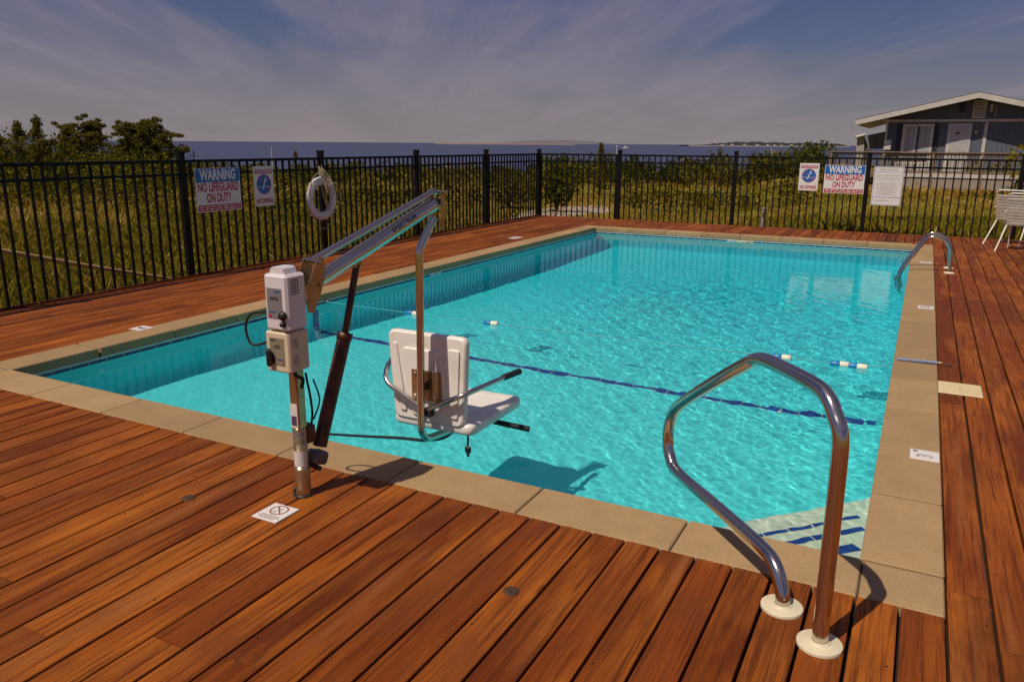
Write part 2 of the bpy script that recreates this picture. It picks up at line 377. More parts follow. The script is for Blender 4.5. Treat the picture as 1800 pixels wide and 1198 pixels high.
M_shut = mat('navy_shutter', (0.012, 0.013, 0.020), rough=0.6)
def siding():
    m, t, b = new_mat('blue_grey_siding'); tcn = N(t, 'ShaderNodeTexCoord')
    w = N(t, 'ShaderNodeTexWave', wave_type='BANDS', bands_direction='X', i_Scale=1.6, i_Distortion=0.0); w.wave_profile = 'SAW'
    mp_ = N(t, 'ShaderNodeMapping'); L(t, tcn.outputs['Object'], mp_.inputs[0]); L(t, mp_.outputs[0], w.inputs['Vector'])
    nz = N(t, 'ShaderNodeTexNoise', i_Scale=3.0, i_Detail=4.0); L(t, tcn.outputs['Object'], nz.inputs['Vector'])
    c = mixc(t, nz.outputs[0], (0.085, 0.100, 0.145), (0.11, 0.125, 0.17))
    L(t, mixc(t, ramp(t, w.outputs[0], [(0.86, 0.0), (0.93, 0.8)]).outputs[0], c, (0.05, 0.055, 0.075)), b.inputs['Base Color']); b.inputs['Roughness'].default_value = 0.75
    return m
M_siding = siding()

# ------------------------------------------------------------------ layout constants (metres; pool corner near-right = origin)
PW, PL, CW = 5.645, 11.466, 0.289
ZW = -0.108                          # water level
FX, FY = -7.80, 13.37                # fence corner
ZG = -0.34                           # grass level beside the deck
CT = 0.078                           # coping thickness
BP = 0.1475                          # board pitch

# ------------------------------------------------------------------ structure: deck, coping, basin, water
def deck():
    b = MB(); w = BP-0.0105; x0 = -7.72; x1 = 4.3; ylo = -5.2; yhi = 13.30
    k0 = math.floor((x0-CW)/BP); k1 = math.ceil((x1-CW)/BP)
    for k in range(k0, k1):
        a = CW + k*BP + 0.00525; c = a+w; mid = (a+c)/2
        if c < x0: continue
        spans = [(ylo, yhi)]
        if -PW-CW < mid < CW: spans = [(ylo, -CW-0.004), (PL+CW+0.004, yhi)]
        for (s0, s1) in spans:
            cuts = [s0]; y = s0 + random.uniform(0.8, 3.6)
            while y < s1-0.7: cuts.append(y); y += random.uniform(2.4, 4.3)
            cuts.append(s1)
            for y0, y1 in zip(cuts, cuts[1:]):
                r = random.random(); ya = y0+0.0012; yb = y1-0.0012; h = random.uniform(-0.0012, 0.0012); e = 0.004; zt = 0.0+h
                aa = a + random.uniform(-0.001, 0.001); cc = c + random.uniform(-0.001, 0.001)
                vs = []
                for yy in (ya, yb):
                    vs += [(aa, yy, zt-0.03), (aa, yy, zt-e), (aa+e*0.4, yy, zt-e*0.3), (aa+e*1.4, yy, zt), (cc-e*1.4, yy, zt), (cc-e*0.4, yy, zt-e*0.3), (cc, yy, zt-e), (cc, yy, zt-0.03)]
                b.add(vs, [(0, 1, 9, 8), (1, 2, 10, 9), (2, 3, 11, 10), (3, 4, 12, 11), (4, 5, 13, 12), (5, 6, 14, 13), (6, 7, 15, 14), (0, 8, 15, 7),
                           (0, 7, 6, 5, 4, 3, 2, 1), (8, 9, 10, 11, 12, 13, 14, 15)], 0, False, r)
    # screw heads over the joists, here and there
    for q in range(900):
        k = random.randint(k0, k1); x = CW+k*BP+BP/2+random.choice((-1, 1))*0.048; y = ylo+0.41*random.randint(0, 45)+random.uniform(-.01, .01)
        if x < x0 or x > x1 or (-PW-CW-.02 < x < CW+.02 and -CW-.02 < y < PL+CW+.02): continue
        b.lathe((x, y, 0.0), [(0.0042, 0.0), (0.0042, 0.0017), (0, 0.0017)], 7, m=1, smooth=False)
    # near-black sheets under the boards, standing in for shade in the gaps
    for (xa, xb, ya, yb) in ((x0, -PW-CW, ylo, yhi), (CW, x1, ylo, yhi), (-PW-CW, CW, ylo, -CW), (-PW-CW, CW, PL+CW, yhi)):
        b.box(((xa+xb)/2, (ya+yb)/2, -0.085), (xb-xa-0.002, yb-ya-0.002, 0.09), m=1)
    # raised edge board along the fences and outer skirts
    b.box((x0-0.024, (ylo+yhi)/2, -0.075), (0.04, yhi-ylo, 0.19), m=0, r=0.02, bev=0.004)
    b.box(((x0+x1)/2, yhi+0.022, -0.085), (x1-x0+0.08, 0.04, 0.165), m=0, r=0.25, bev=0.004)
    return tag(b.build('pool_deck', [M_deck, M_dark]), kind='structure')
deck()
def coping():
    b = MB()
    def run(axis, lo, hi, cen, skip0):
        n = round((hi-lo)/0.70); st = (hi-lo)/n
        for i in range(n):
            a = lo+i*st+0.0034; c = lo+(i+1)*st-0.0034; r = random.random()
            if axis == 'x': b.box(((a+c)/2, cen, -CT/2+0.001), (c-a, CW-0.001+0.012, CT), bev=0.006, r=r)
            else: b.box((cen, (a+c)/2, -CT/2+0.001), (CW-0.001+0.012, c-a-(0.026 if i in (0, n-1) else 0), CT), bev=0.006, r=r)
    OH = 0.012; run('x', -PW, 0, -CW/2+OH/2, 0); run('x', -PW, 0, PL+CW/2-OH/2, 0)
    run('y', 0.0, PL, CW/2-OH/2, 0); run('y', 0.0, PL, -PW-CW/2+OH/2, 0)
    for x in (CW/2, -PW-CW/2):
        for y in (-CW/2, PL+CW/2): b.box((x, y, -CT/2+0.001), (CW-0.006, CW-0.006, CT), bev=0.006, r=random.random())
    # mortar bed below the joints
    for (x, y, sx, sy) in ((-PW/2, -CW/2-0.02, PW+2*CW-0.04, CW-0.06), (-PW/2, PL+CW/2+0.02, PW+2*CW-0.04, CW-0.06), (CW/2+0.02, PL/2, CW-0.06, PL), (-PW-CW/2-0.02, PL/2, CW-0.06, PL)):
        b.box((x, y, -0.045), (sx, sy, 0.07), m=1)
    return tag(b.build('pool_coping', [M_coping, mat('dark_mortar', (0.06, 0.045, 0.03), rough=0.95)]), kind='structure')
coping()
def floor_z(y):
    return float(np.interp(y, [0, 1.33, 3.25, 5.8, 8.6, PL], [-1.02, -1.06, -1.27, -1.62, -1.86, -1.90]))
def basin():
    b = MB(); R = 0.16; prof = []
    ys = np.concatenate([np.linspace(0, R, 6), np.linspace(0.3, PL-0.3, 60), np.linspace(PL-R, PL, 6)])
    rows = []
    for y in ys:
        zf = floor_z(y); e = min(y, PL-y)
        lift = R-math.sqrt(max(0, R*R-(R-e)**2)) if e < R else 0.0
        row = [(-PW, y, -CT+0.002), (-PW, y, zf+R+lift*0)]
        for k in range(1, 7):
            a = math.pi/2*k/6; row.append((-PW+R-R*math.cos(a), y, zf+R-R*math.sin(a)+lift*math.sin(a)))
        for x in np.linspace(-PW+0.5, -0.5, 8): row.append((x, y, zf+lift))
        for k in range(6, 0, -1):
            a = math.pi/2*k/6; row.append((-R+R*math.cos(a), y, zf+R-R*math.sin(a)+lift*math.sin(a)))
        row += [(0, y, zf+R), (0, y, -CT+0.002)]
        rows.append(row)
    n = len(rows[0]); vs = [p for r in rows for p in r]
    b.add(vs, [(i*n+j, i*n+j+1, (i+1)*n+j+1, (i+1)*n+j) for i in range(len(rows)-1) for j in range(n-1)], 0, True)
    for y, s in ((0.0, 1), (PL, -1)):
        zf = floor_z(y)
        q = [(-PW, y, -CT+0.002), (-PW, y, zf+R), (0, y, zf+R), (0, y, -CT+0.002)]
        b.quad(*(q if s > 0 else q[::-1]))
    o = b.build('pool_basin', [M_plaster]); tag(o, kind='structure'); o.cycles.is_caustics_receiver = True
    # waterline band of square tiles, on a pale grout strip
    t = MB(); zt, zb = -CT-0.006, -0.152
    def band(p0, p1, nrm):
        p0 = np.array((*p0, 0), float); p1 = np.array((*p1, 0), float); d = _unit(p1-p0); Ln = np.linalg.norm(p1-p0); nn = np.array(nrm, float)
        mid = (p0+p1)/2
        t.box((*(mid[:2]+nn[:2]*0.002), (-CT+zb-0.006)/2), (Ln-0.01, 0.004, -CT-zb+0.006), (d, nn, (0, 0, 1)), m=0)
        k = int(Ln/0.152); st = Ln/k
        for i in range(k):
            c = p0+d*(st*(i+0.5)); t.box((*(c[:2]+nn[:2]*0.0045), (zt+zb)/2-0.004), (st-0.009, 0.004, zt-zb-0.014), (d, nn, (0, 0, 1)), m=1)
    band((-PW, 0.002), (-PW, PL), (1, 0, 0)); band((0, 0.002), (0, PL), (-1, 0, 0)); band((-PW, PL), (0, PL), (0, -1, 0)); band((-PW, 0), (0, 0), (0, 1, 0))
    tag(t.build('waterline_tiles', [M_grout, M_tiledark]), kind='structure')
    # tile line across the floor and up both side walls
    t = MB(); yl = 3.25; zf = floor_z(yl); k = int((PW-2*R)/0.155); st = (PW-2*R)/k
    t.box((-PW/2, yl, zf+0.003), (PW-2*R, 0.088, 0.004), m=0)
    for i in range(k): t.box((-PW+R+st*(i+0.5), yl, zf+0.006), (st-0.008, 0.078, 0.006), m=1)
    for sgn, xw in ((1, -PW), (-1, 0.0)):
        for j in range(5):
            z = zf+R+0.075+j*0.155
            if z < ZW-0.12: t.box((xw+sgn*0.004, yl, z), (0.006, 0.085, 0.147), m=1)
        for j in range(2):
            a = math.pi/2*(j+0.5)/2; c = np.array([xw+sgn*(R-(R-0.004)*math.cos(a)), yl, zf+R-(R-0.004)*math.sin(a)])
            t.box(c, (0.006, 0.085, 0.118), ((sgn*math.cos(a), 0, math.sin(a)), (0, 1, 0), (-math.sin(a)*sgn, 0, math.cos(a))), m=1)
    o = t.build('floor_tile_line', [M_grout, M_tile]); tag(o, kind='structure'); o.cycles.is_caustics_receiver = True
    # corner steps
    s = MB()
    for i, (q, z) in enumerate(((0.57, -0.27), (0.98, -0.52), (1.37, -0.77), (1.75, -0.97))):
        zb2 = -1.25
        s.prism([(0.0, 0.0, zb2-i*0.01), (0.0-0.0, q, zb2-i*0.01), (-q, 0.0, zb2-i*0.01)], (0, 0, z-zb2+i*0.01), m=0)
        Ln = q*math.sqrt(2); dd = np.array([1, 1, 0])/math.sqrt(2); nn = np.array([-1, 1, 0])/math.sqrt(2); st = 0.155
        kk = max(1, int((Ln-0.12)/st)); c0 = np.array([-q/2, q/2, z+0.003]) - nn*(0.045, 0.036, 0.03, 0)[i]
        for j in range(kk if i < 3 else 0):
            c = c0+dd*((j-(kk-1)/2)*st); s.box(c, (st-0.009, (0.060, 0.038, 0.028, 0)[i], 0.005), (dd, nn, (0, 0, 1)), m=1)
    o = s.build('pool_steps', [M_step, M_tile]); tag(o, kind='structure'); o.cycles.is_caustics_receiver = True
basin()

def sst_(x, a, b):
    q = np.clip((x-a)/(b-a), 0, 1); return q*q*(3-2*q)
def water():
    st = 0.0135; e = 0.0135; xs = np.arange(-PW-e, e+st*0.5, st); ys = np.arange(-e, PL+e+st*0.5, st)
    X, Y = np.meshgrid(xs, ys); Z = np.zeros_like(X)
    for i in range(110):
        lam = 0.045*(9.0)**rng.random()**1.35; th = rng.uniform(0, 2*math.pi)
        if rng.random() < 0.5: th = rng.normal(0.9, 0.5)
        k = 2*math.pi/lam; slope = 0.0038*(0.7+0.6*rng.random())
        Z += slope/k*np.sin(k*(X*math.cos(th)+Y*math.sin(th))+rng.uniform(0, 6.28))
    amp = 0.64+0.16*np.sin(X*0.9+1.3)*np.sin(Y*0.55+0.4)
    amp *= np.clip(0.55+0.45*np.minimum(Y, 3)/3, 0.35, 1.2)*(0.24+0.76*sst_(X, -PW+0.3, -PW+2.6))*(1-0.62*sst_(Y, 6.0, 9.8))
    Z = Z*amp + ZW
    ny, nx = X.shape; V = np.stack([X, Y, Z], -1).reshape(-1, 3); i = np.arange(ny-1)[:, None]*nx + np.arange(nx-1)[None]
    Fq = np.stack([i, i+1, i+nx+1, i+nx], -1).reshape(-1, 4)
    loop = list(range(nx)) + [r*nx+nx-1 for r in range(1, ny)] + [(ny-1)*nx+c for c in range(nx-2, -1, -1)] + [r*nx for r in range(ny-2, 0, -1)]
    nb = len(V); B = V[loop].copy(); B[:, 2] = -2.3; V = np.vstack([V, B]); m = len(loop)
    faces = Fq.tolist() + [[loop[(k+1) % m], loop[k], nb+k, nb+(k+1) % m] for k in range(m)] + [list(range(nb+m-1, nb-1, -1))]
    me = D.meshes.new('pool_water'); me.from_pydata(V.tolist(), [], faces)
    me.polygons.foreach_set('use_smooth', [True]*len(Fq)+[False]*(m+1)); me.update()
    o = D.objects.new('pool_water', me); COL.objects.link(o); tag(o, kind='structure')
    mm = D.materials.new('pool_water'); mm.use_nodes = True; t = mm.node_tree; t.nodes.clear()
    rf = N(t, 'ShaderNodeBsdfRefraction', i_Roughness=0.0, i_IOR=1.333); rf.inputs['Color'].default_value = (0.97, 1, 1, 1)
    gl = N(t, 'ShaderNodeBsdfGlossy', i_Roughness=0.0); fr = N(t, 'ShaderNodeFresnel', i_IOR=1.333); mx = N(t, 'ShaderNodeMixShader')
    L(t, math_n(t, 'MULTIPLY', fr.outputs[0], 0.90), mx.inputs[0]); L(t, rf.outputs[0], mx.inputs[1]); L(t, gl.outputs[0], mx.inputs[2])
    out = N(t, 'ShaderNodeOutputMaterial'); L(t, mx.outputs[0], out.inputs[0])
    me.materials.append(mm); o.cycles.is_caustics_caster = True
    return o
water()

# ------------------------------------------------------------------ terrain, sea, far shore
CXY = CAM[:2]
def td(x, y):
    p = np.stack([np.asarray(x, float)-CAM[0], np.asarray(y, float)-CAM[1]], -1); d = p@FH[:2]; r = p@RH[:2]; return r, d
def sst(x, a, b):
    t = np.clip((x-a)/(b-a), 0, 1); return t*t*(3-2*t)
def gh(x, y):
    r, d = td(x, y); dd = np.where(d > 0, d, np.hypot(r, d)*0.3)
    low = np.interp(dd, [0, 17, 30, 45, 70, 100, 140, 200, 1000], [ZG, ZG, -0.62, -1.0, -1.6, -2.3, -3.4, -5.5, -9])
    high = np.interp(dd, [0, 18, 30, 40, 75, 110, 170, 1000], [ZG, ZG, -0.22, -0.10, -0.2, -1.4, -4.5, -9])
    w = sst(r/np.maximum(dd, 8), 0.24, 0.42)
    z = low*(1-w)+high*w
    bump = 0.10*np.sin(x*0.35+1.1)*np.sin(y*0.31+0.3)+0.05*np.sin(x*0.9)*np.cos(y*0.8+1)
    return z + bump*sst(dd, 16, 30)
def at_td(px, d):                    # a ground point from a bearing in the photo and a distance
    t = (px-900)/F_PX; p = CXY + FH[:2]*d + RH[:2]*(t*d); return np.array([p[0], p[1], float(gh(p[0], p[1]))])
def terrain():
    cx0, cy0, hx, hy = -1.72, 4.05, 6.02, 9.22; per = []
    for k in range(90): per.append((-hx+2*hx*k/90, -hy))
    for k in range(120): per.append((hx, -hy+2*hy*k/120))
    for k in range(90): per.append((hx-2*hx*k/90, hy))
    for k in range(120): per.append((-hx, hy-2*hy*k/120))
    per = np.array(per); n = len(per); S = [0.975] + list(np.geomspace(1.0, 30, 85)); V = []
    for s in S:
        P = per*s; rad = 1+0.0*s; x = cx0+P[:, 0]; y = cy0+P[:, 1]; V.append(np.stack([x, y, gh(x, y)], -1))
    V = np.array(V).reshape(-1, 3); Fc = [(i*n+k, i*n+(k+1) % n, (i+1)*n+(k+1) % n, (i+1)*n+k) for i in range(len(S)-1) for k in range(n)]
    me = D.meshes.new('grass_ground'); me.from_pydata(V.tolist(), [], Fc); me.polygons.foreach_set('use_smooth', [True]*len(Fc)); me.update()
    m, t, b = new_mat('sandy_turf'); tcn = N(t, 'ShaderNodeTexCoord')
    a = N(t, 'ShaderNodeTexNoise', i_Scale=0.22, i_Detail=6.0, i_Roughness=0.6); L(t, tcn.outputs['Object'], a.inputs['Vector'])
    c = N(t, 'ShaderNodeTexNoise', i_Scale=2.6, i_Detail=8.0, i_Roughness=0.7); L(t, tcn.outputs['Object'], c.inputs['Vector'])
    col = mixc(t, ramp(t, c.outputs[0], [(0.36, 0.0), (0.64, 1.0)]).outputs[0], (0.13, 0.115, 0.017), (0.24, 0.175, 0.034))
    col = mixc(t, ramp(t, a.outputs[0], [(0.48, 0.0), (0.62, 0.75)]).outputs[0], col, (0.210, 0.105, 0.028))
    col = mixc(t, ramp(t, c.outputs[0], [(0.66, 0.0), (0.74, 0.65)]).outputs[0], col, (0.26, 0.19, 0.10))
    L(t, col, b.inputs['Base Color']); b.inputs['Roughness'].default_value = 1.0; b.inputs['Specular IOR Level'].default_value = 0.0
    me.materials.append(m); o = D.objects.new('grass_ground', me); COL.objects.link(o); tag(o, kind='structure')
    # sea
    s = MB(); q = 16000; s.quad((-q, -q, -3.0), (q, -q, -3.0), (q, q, -3.0), (-q, q, -3.0))
    m, t, b = new_mat('sea_water'); tcn = N(t, 'ShaderNodeTexCoord'); mp_ = N(t, 'ShaderNodeMapping'); mp_.inputs['Scale'].default_value = (0.02, 0.02, 1); L(t, tcn.outputs['Object'], mp_.inputs[0])
    a = N(t, 'ShaderNodeTexNoise', i_Scale=1.0, i_Detail=9.0, i_Roughness=0.65); L(t, mp_.outputs[0], a.inputs['Vector'])
    L(t, mixc(t, a.outputs[0], (0.040, 0.052, 0.112), (0.066, 0.080, 0.152)), b.inputs['Base Color']); b.inputs['Roughness'].default_value = 0.55; b.inputs['Specular IOR Level'].default_value = 0.12
    tag(s.build('sea', m), kind='structure')
    # gravel patch beyond the fence corner
    g = MB(); pts = []
    poly = [(842, 391), (900, 372), (960, 359), (1040, 347), (1078, 352), (1072, 362), (1040, 371), (1000, 384), (965, 398), (900, 405)]
    ring = []
    for (u, v) in poly:
        p = on_z(u, v, -0.42); ring.append(p)
    c = np.mean(ring, 0); ring2 = []
    for i in range(len(ring)):
        a_, b_ = ring[i], ring[(i+1) % len(ring)]
        for k in range(6):
            p = a_+(b_-a_)*k/6; p = p+np.array([rng.normal(0, .06), rng.normal(0, .06), 0]); ring2.append(p)
    nr = 8; V = []
    for j in range(nr+1):
        for p in ring2:
            q = c+(p-c)*(j/nr+0.001); V.append((q[0], q[1], float(gh(q[0], q[1]))+0.03*(1-(j/nr)**4)+0.002))
    n = len(ring2); g.add(V, [(j*n+k, j*n+(k+1) % n, (j+1)*n+(k+1) % n, (j+1)*n+k) for j in range(nr) for k in range(n)], 0, True)
    m, t, b = new_mat('gravel'); tcn = N(t, 'ShaderNodeTexCoord'); vo = N(t, 'ShaderNodeTexVoronoi', i_Scale=11.0); L(t, tcn.outputs['Object'], vo.inputs['Vector'])
    sp = N(t, 'ShaderNodeSeparateColor'); L(t, vo.outputs['Color'], sp.inputs[0])
    cc = ramp(t, sp.outputs[0], [(0.0, (0.16, 0.13, 0.10)), (0.5, (0.36, 0.29, 0.22)), (1.0, (0.56, 0.46, 0.36))]).outputs[0]
    L(t, mixc(t, ramp(t, vo.outputs['Distance'], [(0.42, 0.0), (0.8, 0.6)]).outputs[0], cc, (0.06, 0.05, 0.03)), b.inputs['Base Color']); b.inputs['Roughness'].default_value = 0.95
    bp = N(t, 'ShaderNodeBump', i_Strength=0.8, i_Distance=0.03, invert=True); L(t, vo.outputs['Distance'], bp.inputs['Height']); L(t, bp.outputs[0], b.inputs['Normal'])
    tag(g.build('gravel_path', m), kind='structure')
    # far shores
    def shore(name, u0, u1, d, prof, mt, depth=220):
        b = MB(); n = 60; vs = []
        for i in range(n+1):
            q = i/n; t_ = (u0+(u1-u0)*q-900)/F_PX; base = CXY+FH[:2]*d+RH[:2]*t_*d; h = prof(q)
            for k, (dz, back) in enumerate(((-3.2, 0), (-3.0+h*0.55, depth*0.15), (-3.0+h, depth*0.5), (-3.2, depth))):
                p = base+FH[:2]*back; vs.append((p[0], p[1], dz))
        b.add(vs, [(i*4+k, (i+1)*4+k, (i+1)*4+k+1, i*4+k+1) for i in range(n) for k in range(3)], 0, False)
        return tag(b.build(name, mt), kind='structure')
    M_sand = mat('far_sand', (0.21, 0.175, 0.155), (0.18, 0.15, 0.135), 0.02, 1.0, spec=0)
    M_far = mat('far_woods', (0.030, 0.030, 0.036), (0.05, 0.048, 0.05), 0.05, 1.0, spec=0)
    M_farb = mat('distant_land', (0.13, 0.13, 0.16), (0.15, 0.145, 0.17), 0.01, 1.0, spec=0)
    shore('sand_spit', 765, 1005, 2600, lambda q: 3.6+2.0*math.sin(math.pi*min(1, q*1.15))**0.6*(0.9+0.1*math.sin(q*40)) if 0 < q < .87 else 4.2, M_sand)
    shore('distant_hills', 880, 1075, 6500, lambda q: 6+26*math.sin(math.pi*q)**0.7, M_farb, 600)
    shore('headland', 1205, 1475, 2300, lambda q: (2.8+9.5*min(1, max(0, q-0.06)*4)*(0.62+0.38*abs(math.sin(q*23))*abs(math.cos(q*61+1)))+3*math.exp(-((q-.45)/.2)**2)), M_far)
    shore('headland_beach', 1200, 1475, 2270, lambda q: 2.9, M_sand, 40)
    Hm = mat('far_white_house', (0.50, 0.48, 0.46), rough=0.8); n = 11
    for i in range(n):
        u = 1262+i*17+rng.uniform(-8, 8); t_ = (u-900)/F_PX; d = 2255+rng.uniform(-5, 5); p = CXY+FH[:2]*d+RH[:2]*t_*d; w = rng.uniform(4, 9); h = rng.uniform(1.4, 3.0)
        b = MB(); a = np.array([p[0], p[1], -0.4]); rx = RH*w; bk = FH*8
        b.prism([a-rx/2, a+rx/2, a+rx/2+[0, 0, h], a+[0, 0, h+w*0.22], a-rx/2+[0, 0, h]], bk)
        tag(b.build('shore_house', Hm, origin=a), 'tiny white house on the hazy far shore below dark woods', 'house', 'tiny houses along the far shore')
terrain()

# ------------------------------------------------------------------ vegetation
def quads(C, size, asp=2.2, up=0.0):
    n = len(C); a = rng.normal(size=(n, 3)); a[:, 2] += up; a /= np.linalg.norm(a, axis=1)[:, None]
    b = rng.normal(size=(n, 3)); b -= a*(a*b).sum(1)[:, None]; b /= np.linalg.norm(b, axis=1)[:, None]
    s = (size*rng.uniform(0.6, 1.3, n))[:, None]; A = a*s*asp/2; B = b*s/2
    return np.stack([C-A, C+B, C+A, C-B], 1)
M_grass = leaf_mat('grass_blades', [(0.0, (0.070, 0.080, 0.009)), (0.28, (0.190, 0.190, 0.019)), (0.52, (0.37, 0.275, 0.032)), (0.78, (0.36, 0.180, 0.032)), (1.0, (0.66, 0.50, 0.18))], 0.3)
M_scrub = leaf_mat('scrub_leaves', [(0.0, (0.030, 0.034, 0.006)), (0.45, (0.105, 0.100, 0.013)), (0.75, (0.22, 0.180, 0.022)), (1.0, (0.33, 0.235, 0.042))], 0.38)
M_pine = leaf_mat('pine_needles', [(0.0, (0.045, 0.046, 0.009)), (0.5, (0.135, 0.120, 0.018)), (1.0, (0.29, 0.215, 0.036))], 0.45)
M_bush = leaf_mat('fresh_green_leaves', [(0.0, (0.035, 0.045, 0.006)), (0.5, (0.080, 0.088, 0.010)), (1.0, (0.150, 0.145, 0.022))], 0.35)
M_yellow = leaf_mat('yellow_green_leaves', [(0.0, (0.09, 0.085, 0.006)), (0.5, (0.20, 0.17, 0.010)), (1.0, (0.32, 0.26, 0.02))], 0.35)
M_bark = mat('pine_bark', (0.075, 0.055, 0.04), (0.04, 0.03, 0.024), 12, 0.95)
def patchy(x, y):
    return 0.5+0.5*(0.5*np.sin(x*0.33+y*0.21+0.7)+0.3*np.sin(x*0.71-y*0.52+2)+0.2*np.sin(x*1.7+y*1.3))
def grass():
    parts = []; rn = []
    def field(n, d0, d1, u0, u1, h0, h1, w, dry):
        d = np.sqrt(rng.uniform(d0*d0, d1*d1, n)); t = (rng.uniform(u0, u1, n)-900)/F_PX
        x = CAM[0]+FH[0]*d+RH[0]*t*d; y = CAM[1]+FH[1]*d+RH[1]*t*d
        ok = ((x < FX-0.02) | (y > FY+0.06))
        r_, dd_ = td(x, y)
        # keep the gravel patch open
        pu = 900+t*F_PX; gp = (d > 16.3) & (d < 28) & (pu > 835) & (pu < 1080); ok &= ~(gp & (rng.random(n) < 0.93))
        x, y, d = x[ok], y[ok], d[ok]; m = len(x); z = gh(x, y); pt = patchy(x, y)
        h = rng.uniform(h0, h1, m)*(0.65+0.6*pt); th = rng.uniform(0, 6.283, m); ln = rng.normal(0, 0.35, (m, 2))*h[:, None]
        ww = w*np.maximum(1, d/14)
        b0 = np.stack([x-np.cos(th)*ww/2, y-np.sin(th)*ww/2, z-0.01], -1); b1 = np.stack([x+np.cos(th)*ww/2, y+np.sin(th)*ww/2, z-0.01], -1)
        mid = np.stack([x+ln[:, 0]*0.35, y+ln[:, 1]*0.35, z+h*0.62], -1); tip = np.stack([x+ln[:, 0], y+ln[:, 1], z+h], -1)
        off = np.stack([np.cos(th)*ww*0.38, np.sin(th)*ww*0.38, 0*ww], -1)
        parts.append(np.stack([b0, b1, mid+off, tip], 1)); rn.append(np.clip(rng.normal(0.36, 0.27, m)+dry*(pt-0.42), 0, 1))
    field(44000, 7.5, 16, -40, 560, 0.20, 0.46, 0.006, 0.05)
    field(36000, 11, 22, 250, 900, 0.18, 0.42, 0.0075, 0.6)
    field(42000, 16, 42, -40, 1000, 0.08, 0.24, 0.010, 0.9)
    field(26000, 15.5, 21, 1000, 1840, 0.08, 0.26, 0.008, 0.6)
    field(42000, 20, 42, 960, 1840, 0.05, 0.14, 0.010, 1.0)
    field(12000, 40, 80, -40, 1500, 0.12, 0.35, 0.014, 0.7)
    field(16000, 8.5, 34, -650, -40, 0.18, 0.42, 0.010, 0.2)
    # taller weeds hugging the far fence
    field(5200, 15.6, 17.8, 1440, 1840, 0.25, 0.55, 0.012, 0.1)
    V = np.concatenate(parts); o = bulk('dune_grass', V, None, M_grass, np.concatenate(rn)); tag(o, kind='stuff')
grass()
def blob(c, rx, rz, n, lumps=7):
    """leaf centres clustered on the outside of a lumpy mound"""
    out = []; cs = []
    for i in range(lumps):
        a = rng.uniform(0, 6.283); q = rng.uniform(0.15, 0.75); cs.append((c[0]+math.cos(a)*rx*q, c[1]+math.sin(a)*rx*q, c[2]+rz*rng.uniform(0.35, 0.80), rng.uniform(0.30, 0.5)))
    per = n//lumps
    for (x, y, z, s) in cs:
        d = rng.normal(size=(per, 3)); d /= np.linalg.norm(d, axis=1)[:, None]; r = rng.uniform(0.55, 1.05, per)**0.6
        p = np.stack([x+d[:, 0]*r*rx*s*1.25, y+d[:, 1]*r*rx*s*1.25, z+d[:, 2]*r*rz*s*0.85], -1); out.append(p)
    p = np.concatenate(out); p[:, 2] = np.maximum(p[:, 2], c[2]+0.02); return p
def scrub():
    P = []; R = []; S = []
    def bush(px, d, h, w, n=190, tone=0.0, ls=0.10):
        c = at_td(px, d); p = blob(c, w, h, n); P.append(p); S.append(np.full(len(p), ls*(d/35)**0.6))
        hz = (p[:, 2]-c[2])/h; R.append(np.clip(rng.normal(0.42+1.5*tone, 0.24, len(p)), 0, 1))
    for i in range(18): bush(rng.uniform(-60, 125), rng.uniform(33, 44), rng.uniform(1.9, 2.7), rng.uniform(0.8, 1.3), 340, rng.normal(-0.14, .10), 0.085)
    for i in range(24): bush(rng.uniform(-40, 318), rng.uniform(40, 47), rng.uniform(2.0, 2.9), rng.uniform(0.9, 1.4), 340, rng.normal(-0.10, .10), 0.085)
    for i in range(60): bush(rng.uniform(-60, 315), rng.uniform(29, 44), rng.uniform(1.1, 1.95), rng.uniform(0.9, 1.6), 340, rng.normal(-0.12, .11), 0.085)
    for i in range(26): bush(rng.uniform(-60, 330), rng.uniform(21, 29), rng.uniform(0.7, 1.5), rng.uniform(0.7, 1.3), 240, rng.normal(-0.03, .14), 0.08)
    for i in range(85): bush(rng.uniform(310, 950), rng.uniform(42, 80), rng.uniform(0.7, 1.5), rng.uniform(1.0, 2.0), 190, rng.normal(-0.06, .12), 0.105)
    for i in range(82): bush(rng.uniform(930, 1420), rng.uniform(44, 74), rng.uniform(1.1, 2.15), rng.uniform(0.9, 1.9), 200, rng.normal(-0.10, .12), 0.105)
    for i in range(40): bush(rng.uniform(350, 940), rng.uniform(22, 34), rng.uniform(0.5, 1.1), rng.uniform(0.5, 1.1), 130, rng.normal(0.1, .15))
    for i in range(22): bush(rng.uniform(1080, 1400), rng.uniform(26, 34), rng.uniform(0.35, 0.8), rng.uniform(0.5, 1.2), 110, rng.normal(0.1, .15))
    for i in range(46): bush(rng.uniform(-620, -50), rng.uniform(29, 46), rng.uniform(1.2, 2.4), rng.uniform(0.9, 1.6), 260, rng.normal(-0.1, .11), 0.09)
    P_ = np.concatenate(P); S_ = np.concatenate(S); V = quads(P_, S_, 1.9)
    tag(bulk('scrub', V, None, M_scrub, np.concatenate(R)), kind='stuff')
scrub()
